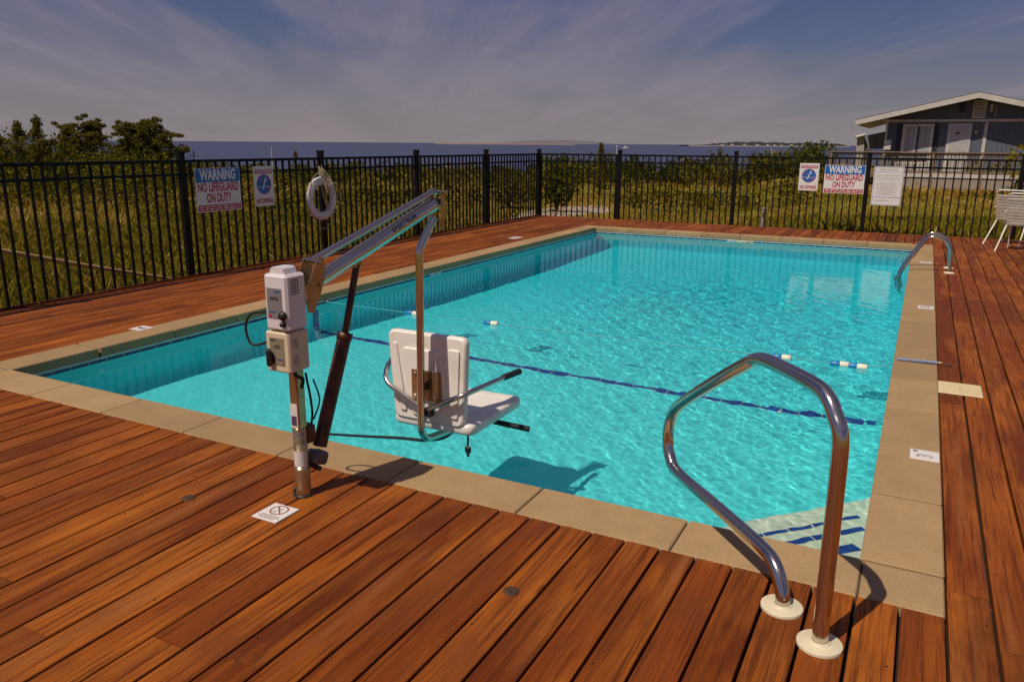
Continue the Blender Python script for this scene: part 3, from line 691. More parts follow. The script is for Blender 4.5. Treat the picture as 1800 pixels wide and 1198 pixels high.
def pine(px, d, top_v, label, limbs, seed, lean=0.0, crown_lo=0.45, nl=22, spread=1.4, ls=0.15, clump=70, cr=0.34, bias=0.0):
    st = np.random.default_rng(seed); base = at_td(px, d); H = at_depth(px, top_v, d)[2]-base[2]
    t = thing('pine_tree', base, label, 'tree', 'pines and young conifers in the scrub'); tr = MB(); pts = []
    for i in range(9):
        q = i/8; pts.append(base+RH*(lean*H*q*q+0.05*math.sin(q*5+seed))+FH*0.04*math.sin(q*4+seed)+np.array([0, 0, H*0.9*q-0.05]))
    tr.tube(pts, [0.085*H/4*(1-0.8*i/8)+0.012 for i in range(9)], 8)
    C_ = []
    for i in range(nl):
        q = crown_lo+(1-crown_lo)*(i+st.random())/nl; p0 = np.array([np.interp(q*0.98, np.linspace(0, 1, 9), [p[k] for p in pts]) for k in range(3)])
        a = st.uniform(0, 6.283); Ln = spread*(1.0-0.62*abs(q-crown_lo-0.25)/(1-crown_lo))*st.uniform(0.55, 1.15)
        dv = RH*math.cos(a)+FH*math.sin(a)+RH*bias*max(0, 1.2-q); tip = p0+dv*Ln+np.array([0, 0, st.uniform(0.05, 0.5)*Ln])
        md = (p0+tip)/2+np.array([0, 0, -0.08*Ln]); tr.tube([p0, md, tip], [0.03*H/4, 0.02*H/4, 0.008], 5)
        for (c, r) in ((tip, cr), (md+(tip-md)*0.45+st.normal(0, .12, 3), cr*0.85), (tip+dv*0.2+st.normal(0, .16, 3), cr*0.7)):
            n = clump; dd = st.normal(size=(n, 3)); dd /= np.linalg.norm(dd, axis=1)[:, None]; rr = st.uniform(0.2, 1, n)[:, None]**0.5
            C_.append(c+dd*rr*np.array([r*1.15, r*1.15, r*0.55]))
    tr.build('trunk', M_bark, t); P_ = np.concatenate(C_); n = len(P_); V = quads(P_, np.full(n, ls*0.42), 4.2, 0.35)
    bulk('crown', V, None, M_pine, np.clip(st.normal(0.45, 0.22, n), 0, 1), parent=t); return t
def conifer(px, d, top_v, label, seed, w=0.32, n=900, ls=0.10, mt=None):
    st = np.random.default_rng(seed); base = at_td(px, d); H = at_depth(px, top_v, d)[2]-base[2]
    t = thing('young_conifer', base, label, 'tree', 'pines and young conifers in the scrub')
    tr = MB(); tr.tube([base+[0, 0, -0.05], base+[0.02, 0, H*0.6], base+[0.0, 0.01, H]], [0.05, 0.03, 0.006], 6); C_ = []
    nb = 34
    for i in range(nb):
        q = (i+st.random())/nb; a = st.uniform(0, 6.283); Ln = H*w*(1.05-q)*st.uniform(0.7, 1.2); p0 = base+[0, 0, H*(0.08+0.9*q)]
        dv = np.array([math.cos(a), math.sin(a), st.uniform(0.25, 0.8)]); m = n//nb; s = st.uniform(0.15, 1, m)[:, None]
        C_.append(p0+dv*Ln*s+st.normal(0, 0.045*H/2, (m, 3)))
    C_.append(base+np.stack([st.normal(0, .03, 40), st.normal(0, .03, 40), st.uniform(H*0.8, H*1.03, 40)], -1))
    tr.build('trunk', M_bark, t); P_ = np.concatenate(C_); V = quads(P_, np.full(len(P_), ls*0.45), 3.6, 0.9)
    bulk('crown', V, None, mt or M_pine, np.clip(st.normal(0.5, 0.22, len(P_)), 0, 1), parent=t)
def shrub(name, px, d, h, w, label, mt, n=700, ls=0.09, cat='shrub', base=None, lumps=9):
    c = at_td(px, d) if base is None else np.array(base, float); t = thing(name, c, label, cat)
    st = MB()
    for i in range(5):
        a = i*1.3; st.tube([c+[0, 0, -0.04], c+[math.cos(a)*w*0.15, math.sin(a)*w*0.15, h*0.35], c+[math.cos(a)*w*0.4, math.sin(a)*w*0.4, h*0.7]], [0.025, 0.018, 0.006], 5)
    st.build('stems', M_bark, t); p = blob(c, w, h, n, lumps); V = quads(p, np.full(len(p), ls), 2.0)
    bulk('foliage', V, None, mt, np.clip(rng.normal(0.5, 0.24, len(p)), 0, 1), parent=t)
pine(158, 44, 205, 'round topped pitch pine with bare trunk and airy crown above the scrub', None, 3, 0.0, 0.46, 54, 1.22, 0.115, 90, 0.23)
pine(256, 44, 205, 'broad pitch pine whose lower limb reaches right over the sea', None, 11, 0.07, 0.26, 84, 1.55, 0.115, 90, 0.255, 0.50)
pine(8, 40, 226, 'flat branched pine cut by the left edge of the photo', None, 5, 0.0, 0.70, 16, 1.35, 0.11, 60, 0.20)
conifer(90, 36, 206, 'tallest spiky young conifer standing left of the round pine', 21, 0.34, 2600, 0.105)
conifer(58, 35, 216, 'shorter spiky young conifer between the left edge and the tallest spire', 22, 0.36, 2200, 0.10)
conifer(22, 31, 240, 'bushy young conifer nearest the left edge of the photo', 28, 0.42, 2000, 0.10)
conifer(1050, 37, 254, 'small dark upright conifer poking above the far fence gate', 23, 0.20, 900, 0.10)
conifer(527, 46, 267, 'little conifer tip showing over the fence beside the ring buoy', 24, 0.34, 500, 0.10)
conifer(1253, 48, 263, 'slim conifer tip on the skyline left of the far corner sign', 25, 0.26, 500, 0.10)
shrub('leafy_shrub', 976, 25, 1.55, 0.85, 'tall leafy green shrub beside the gravel behind the fence corner', M_bush, 1000, 0.085)
shrub('leafy_shrub', 893, 27, 1.25, 1.0, 'dark leafy shrub left of the fence corner post', M_scrub, 800, 0.085)
shrub('green_bush', 1408, 38, 1.72, 1.25, 'fresh green bush rising above the fence left of the cottage deck', M_bush, 1500, 0.10)
shrub('yellow_shrub', 1806, 27, 2.1, 1.1, 'yellow green shrub at the right edge in front of the cottage', M_yellow, 1500, 0.085)
shrub('weed_clump', 1560, 17.3, 0.42, 0.40, 'dark weedy clump at the fence foot below the notice board', M_bush, 420, 0.055)
shrub('dark_bush', 1722, 36, 0.95, 0.9, 'low dark bush in front of the cottage skirt boards', M_scrub, 500, 0.085)
def flowers():
    c = at_td(1727, 28); n = 260; P_ = np.stack([c[0]+rng.normal(0, .75, n)*RH[0], c[1]+rng.normal(0, .75, n)*RH[1]+rng.normal(0, .12, n), c[2]+rng.uniform(.12, .34, n)], -1)
    P_[:, :2] += RH[:2]*rng.normal(0, .5, n)[:, None]
    t = thing('flower_clump', c, 'low clump of orange flowers in the grass before the cottage', 'flowers')
    m1 = leaf_mat('orange_petals', [(0, (0.35, 0.10, 0.01)), (1, (0.55, 0.24, 0.03))]); k = rng.random(n) < 0.5
    bulk('blossoms', quads(P_[k], np.full(k.sum(), 0.06), 1.3), None, m1, parent=t)
    st = P_[~k]-[0, 0, 0.1]; bulk('leaves', quads(st, np.full(len(st), 0.06), 3.0, 1.0), None, M_bush, parent=t)
flowers()

# ------------------------------------------------------------------ fences
def fence(label, p0, p1, posts, gate=None):
    p0 = np.array(p0, float); p1 = np.array(p1, float); d = _unit(p1-p0); nn = np.array([-d[1], d[0], 0]); Ln = np.linalg.norm(p1-p0)
    t = thing('metal_fence', p0, label, 'fence'); up = np.array([0, 0, 1.0])
    ps = [s for s in posts if -0.01 <= s <= Ln+0.01]
    for s in ps:
        c = p0+d*s; b = MB(); b.box(c+[0, 0, (1.455+ZG)/2], (0.075, 0.075, 1.455-ZG), (d, nn, up), bev=0.004)
        b.box(c+[0, 0, 1.463], (0.088, 0.088, 0.022), (d, nn, up), bev=0.006); b.prism([c+[0, 0, 1.474]+d*q*0.04+nn*r*0.04 for q, r in ((-1, -1), (1, -1), (1, 1), (-1, 1))], (0, 0, 0.006))
        b.build('post', M_black, t)
    for a, c in zip(ps, ps[1:]):
        b = MB(); e0 = a+0.04; e1 = c-0.04
        for z, hh in ((1.365, 0.036), (1.215, 0.030), (-0.12, 0.030)):
            for sg in (-1, 1): b.box(p0+d*(e0+e1)/2+nn*sg*0.0155+[0, 0, z], (e1-e0, 0.004, hh), (d, nn, up))
            b.box(p0+d*(e0+e1)/2+[0, 0, z+hh/2-0.002], (e1-e0, 0.027, 0.004), (d, nn, up))
        n = max(2, round((c-a)/0.13)); st = (c-a)/n
        for k in range(1, n): b.box(p0+d*(a+k*st)+[0, 0, (1.362+ZG+0.06)/2], (0.0235, 0.0235, 1.362-ZG-0.06), (d, nn, up))
        b.build('panel', M_black, t)
    return t
PS = 2.468
fence('long black metal picket fence along the left deck edge', (FX, FY, 0), (FX, FY-7.5*PS, 0), [k*PS for k in range(8)])
fence('black metal picket fence across the far deck edge', (FX+0.08, FY, 0), (4.2, FY, 0), [1.853+k*PS for k in range(5)])
gt = thing('metal_gate', (FX+0.98, FY, 0), 'narrow black picket gate between the corner post and far fence', 'gate')
b = MB(); xa, xb = FX+0.055, FX+1.853+0.08-0.065
for z, hh in ((1.365, 0.036), (1.215, 0.030), (-0.12, 0.03)): b.box(((xa+xb)/2, FY, z), (xb-xa-0.05, 0.034, hh))
for k in range(1, 14): b.box((xa+(xb-xa)*k/14, FY, (1.36+ZG+0.06)/2), (0.0235, 0.0235, 1.36-ZG-0.06))
b.build('pickets', M_black, gt)
for x in (xa+0.0, xb): MB().box((x, FY, (1.385+ZG+0.05)/2), (0.05, 0.05, 1.385-ZG-0.05), bev=0.003).build('stile', M_black, gt)

# ------------------------------------------------------------------ signs
def face_rect(quad, P, n, ux):
    pts = [on_plane(*q, P, n) for q in quad]; ux = np.array(ux, float); c = np.mean(pts, 0)
    s = [p@ux for p in pts]; z = [p[2] for p in pts]
    return c, (s[1]+s[2]-s[0]-s[3])/2, (z[0]+z[1]-z[2]-z[3])/2
UZ = np.array([0, 0, 1.0])
def sign_base(name, c, w, h, ux, label, cat='sign'):
    ux = np.array(ux, float); nz = np.cross(ux, UZ); t = thing(name, c, label, cat, None)
    b = MB(); b.box(c, (w, h, 0.005), (ux, UZ, nz), bev=0.0015); b.build('board', M_sign, t)
    for sx in (-1, 1):
        for sy in (-1, 1): MB().lathe(c+ux*sx*w*0.46+UZ*sy*h*0.46+nz*0.0025, [(0.006, 0), (0.006, 0.002), (0.0, 0.0035)], 10, ax=nz).build('rivet', M_steel2, t)
    return t, ux, nz
def flatbox(b, c, w, h, ux, nz, off, m=0, up=UZ): b.box(np.array(c)+nz*off, (w, h, 0.0012), (ux, up, nz), m=m)
def words(b, c, w, h, ux, nz, off, n, m=0, up=UZ, seed=1):
    """a line of small print: short dashes"""
    r = random.Random(seed); x = -w/2
    while x < w/2-0.004:
        l = r.uniform(0.018, 0.05)*w/0.3; l = min(l, w/2-x); b.box(np.array(c)+ux*(x+l/2)+nz*off, (l, h, 0.0010), (ux, up, nz), m=m); x += l+0.012*w/0.3
def warning_sign(quad, P, n, ux, label):
    c, w, h = face_rect(quad, P, n, ux); t, ux, nz = sign_base('warning_sign', c, w, h, ux, label)
    b = MB(); flatbox(b, c+UZ*h*0.335, w*0.975, h*0.31, ux, nz, 0.0034); b.build('header_band', M_sblue, t)
    b = MB(); flatbox(b, c-UZ*h*0.41, w*0.955, h*0.135, ux, nz, 0.0034); b.build('footer_band', M_sred, t)
    b = MB()
    for k in range(2): words(b, c-UZ*h*(0.385+0.052*k), w*0.88, h*0.022, ux, nz, 0.0046, 1, seed=k+3)
    b.build('small_print', M_sign, t)
    text('header_lettering', 'WARNING', h*0.335, c+UZ*h*0.335+nz*0.0046, ux, UZ, M_sign, t, fit=w*0.80, bold=0.035)
    text('lettering', 'NO LIFEGUARD', h*0.285, c+UZ*h*0.055+nz*0.0040, ux, UZ, M_sred, t, fit=w*0.915, bold=0.030)
    text('lettering', 'ON DUTY', h*0.285, c-UZ*h*0.195+nz*0.0040, ux, UZ, M_sred, t, fit=w*0.56, bold=0.030)
def no_diving_sign(quad, P, n, ux, label):
    c, w, h = face_rect(quad, P, n, ux); t, ux, nz = sign_base('caution_sign', c, w, h, ux, label)
    b = MB(); flatbox(b, c+UZ*h*0.37, w*0.86, h*0.115, ux, nz, 0.0034); b.build('caution_band', M_sred, t)
    text('caution_lettering', 'CAUTION!', h*0.125, c+UZ*h*0.37+nz*0.0044, ux, UZ, M_sign, t, fit=w*0.76, bold=0.02)
    text('lettering', 'NO DIVING!', h*0.165, c-UZ*h*0.375+nz*0.0040, ux, UZ, M_sred, t, fit=w*0.84, bold=0.035)
    R = min(w*0.37, h*0.25); o = c+UZ*h*0.045
    MB().lathe(o+nz*0.0030, [(R, 0), (R, 0.0008), (0, 0.0008)], 40, ax=nz, smooth=False).build('symbol_disc', M_sblue, t)
    b = MB(); k = 40
    for i in range(k):
        a0, a1 = 2*math.pi*i/k, 2*math.pi*(i+1)/k; q = lambda a, r: o+ux*math.cos(a)*r+UZ*math.sin(a)*r+nz*0.0042
        b.add([q(a0, R*0.97), q(a1, R*0.97), q(a1, R*0.90), q(a0, R*0.90)], [(0, 1, 2, 3)])
    dd = _unit(ux+UZ); b.box(o+nz*0.0046, (R*1.75, R*0.075, 0.0006), (_unit(ux-UZ), dd, nz)); b.build('red_ring', M_sred, t)
    b = MB(); dv = _unit(ux*0.35+UZ)
    b.box(o+dv*R*0.22+nz*0.0054, (R*1.05, R*0.12, 0.0006), (dv, np.cross(nz, dv), nz)); b.box(o+ux*R*0.30+UZ*R*0.48+nz*0.0058, (R*0.42, R*0.09, 0.0006), (_unit(ux*0.2-UZ), np.cross(nz, _unit(ux*0.2-UZ)), nz))
    b.lathe(o-dv*R*0.42+nz*0.0050, [(R*0.11, 0), (R*0.11, 0.0006), (0, 0.0006)], 14, ax=nz, smooth=False)
    for k in range(4): b.box(o-UZ*R*(0.22+0.05*(k % 2))+ux*R*(-0.6+0.4*k)+nz*0.0053, (R*0.38, R*0.06, 0.0006), (_unit(ux+UZ*(0.2 if k % 2 else -0.2)), UZ, nz))
    b.build('diver_symbol', M_sign, t)
LP, LN = (FX+0.024, 0, 0), (1, 0, 0); FP, FN = (0, FY-0.024, 0), (0, 1, 0)
warning_sign([(342, 297), (421, 293), (424, 367), (346, 375)], LP, LN, (0, 1, 0), 'blue and red no lifeguard warning sign on the left fence')
no_diving_sign([(445, 293), (480, 291), (482, 360), (448, 364)], LP, LN, (0, 1, 0), 'narrow no diving caution sign on the left fence near the ring buoy')
warning_sign([(1450, 291), (1522, 290), (1518, 341), (1447, 339)], FP, FN, (1, 0, 0), 'blue and red no lifeguard warning sign on the far fence')
no_diving_sign([(1406, 287), (1441, 287), (1437, 335), (1403, 335)], FP, FN, (1, 0, 0), 'narrow no diving caution sign on the far fence')
c, w, h = face_rect([(1537, 292), (1589, 294), (1583, 363), (1531, 360)], FP, FN, (1, 0, 0))
t, ux, nz = sign_base('notice_board', c, w, h, (1, 0, 0), 'white rules notice with blue frame and three boxes on the far fence')
b = MB()
for (cx1, cz1, ww, hh) in ((0, .485, .95, .008), (0, .365, .90, .008), (0, -.285, .90, .012), (0, -.485, .95, .008), (-.465, 0, .012, .97), (.465, 0, .012, .97)): flatbox(b, c+ux*w*cx1+UZ*h*cz1, w*ww, h*hh, ux, nz, 0.0034)
b.build('blue_frame', M_lblue, t)
b = MB()
for k in range(3):
    o = c+ux*w*(-0.27+0.27*k)+UZ*h*0.22
    for (dx, dz, ww, hh) in ((0, .055, .21, .008), (0, -.055, .21, .008), (-.105, 0, .01, .11), (.105, 0, .01, .11)): flatbox(b, o+ux*w*dx+UZ*h*dz, w*ww, h*hh, ux, nz, 0.0036)
    words(b, o, w*0.14, h*0.012, ux, nz, 0.0036, 1, seed=k)
b.build('boxes', M_sgrey, t)
b = MB()
for k in range(11): words(b, c+UZ*h*(0.09-0.031*k)-ux*w*0.02, w*(0.70 if k % 3 else 0.45), h*0.009, ux, nz, 0.0036, 1, seed=10+k)
b.build('small_print', M_fadeink, t); b = MB(); words(b, c+UZ*h*0.425, w*0.6, h*0.03, ux, nz, 0.0036, 1, seed=40); b.build('heading', M_fadeink, t); b = MB(); words(b, c-UZ*h*0.37-ux*w*.15, w*0.5, h*0.02, ux, nz, 0.0036, 1, seed=41)
b.build('footer_print', M_fadeink, t)

# ------------------------------------------------------------------ ring buoy with its rope
def ring_buoy():
    c = on_plane(565, 349, (FX+0.13, 0, 0), (1, 0, 0)); t = thing('ring_buoy', c, 'white ring buoy hung with rope on the left fence post', 'life ring')
    R, r = 0.250, 0.061; n, m = 56, 18; vs = []
    for i in range(n):
        a = 2*math.pi*i/n
        for k in range(m):
            q = 2*math.pi*k/m; rr = R+r*math.cos(q); vs.append(c+np.array([r*0.72*math.sin(q), rr*math.cos(a), rr*math.sin(a)]))
    b = MB(); b.add(vs, [(i*m+k, ((i+1) % n)*m+k, ((i+1) % n)*m+(k+1) % m, i*m+(k+1) % m) for i in range(n) for k in range(m)], 0, True); b.build('ring', M_ring, t)
    for a in (0.8, 2.35, 3.95, 5.5):
        b = MB(); o = c+np.array([0, R*math.cos(a), R*math.sin(a)]); pts = []
        for k in range(25):
            q = 2*math.pi*k/24; pts.append(o+np.array([r*0.74*math.sin(q), r*1.02*math.cos(q)*math.cos(a), r*1.02*math.cos(q)*math.sin(a)]))
        b.tube(pts, 0.012, 6, caps=False); b.build('band', M_ring, t)
    b = MB(); an = [0.8, 2.35, 3.95, 5.5]
    for i in range(4):
        a0 = an[i]; a1 = an[(i+1) % 4]+(2*math.pi if i == 3 else 0); sl = (0.05, 0.02, 0.11, 0.09)[i]
        pts = [c+np.array([0.02, (R+r+0.008+sl*math.sin(math.pi*q))*math.cos(a0+(a1-a0)*q), (R+r+0.008+sl*math.sin(math.pi*q))*math.sin(a0+(a1-a0)*q)]) for q in np.linspace(0, 1, 14)]
        b.tube(pts, 0.006, 6)
    b.build('grab_line', M_rope, t)
    b = MB(); hk = on_plane(561, 293, (FX+0.07, 0, 0), (1, 0, 0)); dy = np.array([0, 1, 0])
    for (o0, o1, dep, out) in ((-0.03, 0.02, 0.30, 0.14), (0.0, 0.07, 0.36, 0.15), (-0.02, 0.10, 0.42, 0.16), (0.02, -0.07, 0.34, 0.14), (-0.05, 0.03, 0.55, 0.12), (0.01, 0.05, 0.62, 0.10)):
        b.tube(smooth_line([hk+dy*o0*0.3+[0.01, 0, 0], hk+dy*(o0-0.01)+[out*0.5, 0, -dep*0.35], hk+dy*(o0-0.02)+[out, 0, -dep*0.8], hk+dy*(o0+o1)/2+[out, 0, -dep], hk+dy*(o1+0.03)+[out, 0, -dep*0.75], hk+dy*o1+[out*0.5, 0, -dep*0.3], hk+dy*o1*0.3+[0.01, 0, 0]], 7), 0.0065, 6)
    b.build('rope', M_rope, t)
    b = MB(); b.tube([hk+[-0.04, 0, 0], hk+[0.03, 0, 0], hk+[0.045, 0, 0.02], hk+[0.045, 0, 0.035]], 0.006, 8); b.build('hook', M_steel2, t)
ring_buoy()

# ------------------------------------------------------------------ pole lying against the fence, bollard, marker posts, boat
p0 = on_plane(-60, 430, (FX-0.16, 0, 0), (1, 0, 0)); p1 = on_plane(306, 491, (FX-0.10, 0, 0), (1, 0, 0))
b = MB(); b.tube([p0, p0*0.5+p1*0.5+[0, 0, -0.012], p1], [0.030, 0.025, 0.019], 10); o = b.build('wooden_pole', M_poletan, origin=p1); tag(o, 'tan wooden pole slanting down behind the left fence pickets', 'pole')
bo = np.array([-2.83, 13.72, ZG]); t = thing('path_light', bo, 'short grey wooden path light post outside the far fence', 'path light')
MB().box(bo+[0, 0, 0.31], (0.095, 0.095, 0.66), bev=0.006).build('post', mat('grey_post_wood', (0.34, 0.30, 0.25), (0.22, 0.19, 0.16), 9, 0.85, stretch=(3, 3, .6)), t)
MB().box(bo+[0, 0, 0.672], (0.125, 0.125, 0.03), bev=0.008).build('cap', M_skirt, t)
b = MB(); [b.box(bo+[0, -0.049, 0.50+k*0.03], (0.06, 0.006, 0.012)) for k in range(4)]; b.build('louvre', M_dark, t)
M_mark = mat('bleached_post', (0.46, 0.44, 0.42), rough=0.9)
for u, v, d, lab in ((333, 262, 60, 'thin pale marker post in the dunes right of the broad pine'), (487, 262, 70, 'thin pale marker post on the dunes above the left warning sign'), (1077, 258, 62, 'thin pale marker post on the dunes above the gate'), (1341, 264, 66, 'thin pale marker post on the dunes above the far fence')):
    g0 = at_td(u, d); zt = at_depth(u, v, d)[2]; b = MB(); b.tube([g0, [g0[0], g0[1], zt]], [0.05, 0.045], 8); b.tube([[g0[0], g0[1], zt-0.02], [g0[0], g0[1], zt+0.09]], [0.085, 0.06], 8)
    tag(b.build('marker_post', M_mark, origin=g0), lab, 'post', 'marker posts in the dunes')
bp_ = at_depth(1099, 260, 900); bp_[2] = -3.0; t = thing('motor_boat', bp_, 'tiny white boat out on the bay beyond the gate', 'boat')
b = MB(); A = RH; b.prism([bp_-A*3.2+[0, 0, 1.1], bp_-A*2.8+[0, 0, -0.1], bp_+A*2.4+[0, 0, -0.1], bp_+A*3.9+[0, 0, 1.4]], FH*2.0); b.build('hull', M_fwhite, t)
b = MB(); b.prism([bp_-A*1.2+[0, 0, 1.15], bp_+A*1.2+[0, 0, 1.2], bp_+A*0.6+[0, 0, 2.5], bp_-A*1.0+[0, 0, 2.5]], FH*1.6); b.build('cabin', M_fwhite, t)

# ------------------------------------------------------------------ stair handrail
def handrail():
    B = on_z(1440, 1133); A = on_z(1374, 1068); dd = A-B; dd[2] = 0; dd = _unit(dd); n = np.cross(dd, UZ)
    px = [(1374, 1068), (1375, 1038), (1361, 990), (1334, 956), (1261, 890.5), (1193, 832), (1178, 803), (1174, 769), (1180, 733), (1198, 709), (1261, 668), (1312, 639), (1334, 631.5), (1358, 638), (1430, 675), (1455, 699), (1468, 731), (1472, 765), (1465, 842), (1452, 987), (1440, 1133)]
    P = [on_plane(u, v, B, n) for u, v in px]; P[0][2] = P[-1][2] = 0.0
    # keep the tall leg truly vertical
    for i in (-2, -3, -4): P[i][:2] = B[:2]+dd[:2]*((P[i]-B)@dd)*(0.5 if i < -3 else 0.25)
    t = thing('stair_handrail', (A+B)/2*np.array([1, 1, 0]), 'large bent stainless handrail with white foot flanges in the near right corner', 'handrail')
    MB().tube(smooth_line(P, 7), 0.0262, 22).build('rail_tube', M_steel, t)
    for q in (A, B): MB().lathe([q[0], q[1], 0], [(0.073, 0.0), (0.073, 0.0105), (0.0725, 0.0115), (0.070, 0.0130), (0.069, 0.0132), (0.036, 0.0150), (0.0355, 0.0152), (0.033, 0.021), (0.0325, 0.0215), (0.027, 0.0215)], 36).build('foot_flange', M_ivory, t)
handrail()
def ladder():
    prof = [(0.461, 0.0), (0.458, 0.15), (0.440, 0.29), (0.375, 0.405), (0.262, 0.455), (0.150, 0.415), (-0.005, 0.16), (-0.115, -0.06), (-0.135, -0.16), (-0.128, -0.35), (-0.10, -1.05), (-0.07, -1.20)]
    t = thing('pool_ladder', (0.46, 8.70, 0), 'arched stainless pool ladder at the far end of the right edge', 'pool ladder')
    for y in (8.45, 8.94):
        MB().tube(smooth_line([(x, y, z) for x, z in prof], 7), 0.0215, 14).build('rail', M_steel, t)
        MB().lathe([0.461, y, 0], [(0.064, 0.0), (0.064, 0.006), (0.056, 0.013), (0.028, 0.018), (0.022, 0.018)], 28).build('foot_flange', M_ivory, t)
    for z in (-0.36, -0.63, -0.90):
        x = float(np.interp(-z, [0.35, 1.05], [-0.128, -0.10])); MB().box((x-0.01, 8.695, z), (0.085, 0.48, 0.03), bev=0.01).build('tread', M_white, t)
ladder()

# ------------------------------------------------------------------ pool lift
def lift():
    P0 = np.array([-2.372, -0.584, 0.0]); a = math.radians(12); e = np.array([math.sin(a), math.cos(a), 0]); n = np.array([math.cos(a), -math.sin(a), 0])
    q = lambda u, v: on_plane(u, v, P0, n)
    t = thing('pool_lift', P0, 'stainless pool lift with white seat hung over the water', 'pool lift')
    # mast
    b = MB(); b.lathe(P0, [(0.036, 0.0), (0.036, 0.135), (0.034, 0.14), (0.0315, 0.14), (0.0315, 0.33), (0.028, 0.335), (0.0, 0.335)], 26)
    ms = b.build('mast_foot', M_bronze, t)
    MB().lathe(P0, [(0.046, 0.0), (0.046, 0.007), (0.037, 0.010)], 26).build('socket_ring', M_blackpl, t)
    MB().box(P0+[0, 0, 0.70], (0.052, 0.052, 0.76), bev=0.006).build('mast', M_bronze, t)
    bolt = MB(); bolt.lathe(P0+np.array([-0.026, -0.026, 0.03]), [(0.012, 0), (0.012, 0.008), (0, 0.01)], 8, ax=(-0.6, -0.8, 0)); bolt.build('set_screw', M_blackpl, t)
    def sticker(z0, z1, m, r=0.0323):
        s = MB(); k = 14; vs = []
        for i in range(k+1):
            an = math.radians(-160+ i*150/k); vs += [P0+np.array([r*math.cos(an), r*math.sin(an), z0]), P0+np.array([r*math.cos(an), r*math.sin(an), z1])]
        s.add(vs, [(2*i, 2*i+2, 2*i+3, 2*i+1) for i in range(k)], 0, True); s.build('sticker', m, t)
    sticker(0.150, 0.225, M_paper); sticker(0.262, 0.285, M_greyw); sticker(0.298, 0.315, M_grey)
    s = MB(); s.box(P0+[-0.002, -0.0272, 0.395], (0.040, 0.0016, 0.115)); s.build('label', M_paper, t)
    s = MB(); s.box(P0+[-0.002, -0.0283, 0.372], (0.030, 0.0016, 0.045)); s.build('label_print', mat('purple_print', (0.10, 0.05, 0.10), rough=0.5), t)
    # arm bracket plates at the mast head
    out = [(548, 450), (557.5, 451), (559, 470), (557.5, 490), (550, 522), (540, 547), (531, 547), (529, 520), (530.5, 499), (538, 475)]
    poly = [q(*o) for o in out]; ctr = n*0.0
    for sg in (1, -1):
        MB().prism([p+n*(sg*0.047-0.003) for p in poly], n*0.006).build('bracket_plate', M_bronze, t)
    up0, up1 = q(549, 458), q(764, 336); lo0, lo1 = q(551, 497), q(762, 359)
    for pv in (up0, lo0, q(768, 337), q(767, 357)):
        MB().tube([pv-n*0.062, pv+n*0.062], 0.0105, 10).build('pivot_bolt', M_steel2, t)
    MB().tube([up0, up1], 0.0172, 16).build('upper_arm', M_steel, t)
    arm = MB().tube([lo0+(lo1-lo0)*0.02, lo1], 0.0345, 22).build('lower_arm', M_steel, t)
    # word on the arm
    dv = _unit(lo1-lo0); o = on_plane(706, 397, lo0, n); ctr_ = lo0+dv*((o-lo0)@dv); nz = _unit(np.cross(np.cross(dv, CAM-ctr_), dv)); uy = np.cross(nz, dv)
    lt = text('arm_lettering', 'SPECTRUM', 0.034, ctr_+nz*0.0350, dv, uy, M_sink, t, sx=1.05, bold=0.025)
    arr = world_loc(t)
    for v in lt.data.vertices:               # wrap the word round the tube
        p = np.array(v.co)+arr-ctr_; y = p@uy; an = y/0.0345; w_ = p@dv; r_ = 0.0352
        pn = ctr_+dv*w_+nz*r_*math.cos(an)+uy*r_*math.sin(an); v.co = Vector(tuple(pn-arr))
    # hanger bracket at the arm end
    hp = [(764.5, 334), (772, 334), (772.5, 380), (768.5, 402), (761, 399), (765, 378)]
    for sg in (1, -1):
        MB().prism([q(*p)+n*(sg*0.043-0.003) for p in hp], n*0.006).build('hanger_plate', M_bronze, t)
    MB().box(q(765, 352), (0.03, 0.075, 0.02), (e, n, UZ)).build('hanger_block', M_blackpl, t)
    tube = fillet([q(763, 382), q(737, 438), q(741, 775), q(812, 747)], [0.10, 0.09], 10)
    MB().tube(tube, 0.0205, 18).build('seat_post', M_steel, t)
    # actuator
    f0, f1, f2, f3 = q(556, 806), q(562, 783), q(606, 590), q(627, 464)
    MB().tube([f1, f2], [0.0335, 0.0335], 18).build('actuator_tube', M_rust, t)
    MB().lathe(f2-_unit(f2-f1)*0.02, [(0.0, -0.001), (0.037, 0.0), (0.037, 0.035), (0.022, 0.038)], 18, ax=f2-f1).build('actuator_collar', M_rust, t)
    MB().tube([f2, f3], 0.0165, 14).build('actuator_rod', M_rust, t)
    MB().box(f3+np.array([0, 0, 0.012]), (0.05, 0.03, 0.06), (e, n, UZ), bev=0.006).build('rod_clevis', M_bronze, t)
    av = _unit(f2-f1); aw = np.cross(av, n)
    MB().box(f0+av*0.012, (0.085, 0.085, 0.062), (n, aw, av), bev=0.012).build('motor_housing', M_motor, t)
    MB().box(q(541, 760), (0.05, 0.06, 0.085), (e, n, UZ), bev=0.006).build('motor_box', M_rust, t)
    MB().tube([P0+[0.01, 0.0, 0.165], f0-av*0.035+n*0.01], 0.010, 10).build('actuator_foot', M_blackpl, t)
    MB().lathe(f0-av*0.035-n*0.03, [(0, 0), (0.012, 0.0), (0.012, 0.07), (0, 0.07)], 10, ax=n).build('foot_pin', M_blackpl, t)
    # control boxes on the mast front
    yf = -0.745
    def face(u, v): return on_plane(u, v, (0, yf, 0), (0, 1, 0))
    tl, tr, bl = face(463.3, 481), face(501.5, 485), face(466, 578); bd = 0.120
    x0, x1 = (tl[0]+bl[0])/2, tr[0]; z0, z1 = bl[2], tl[2]; cx_ = (x0+x1)/2
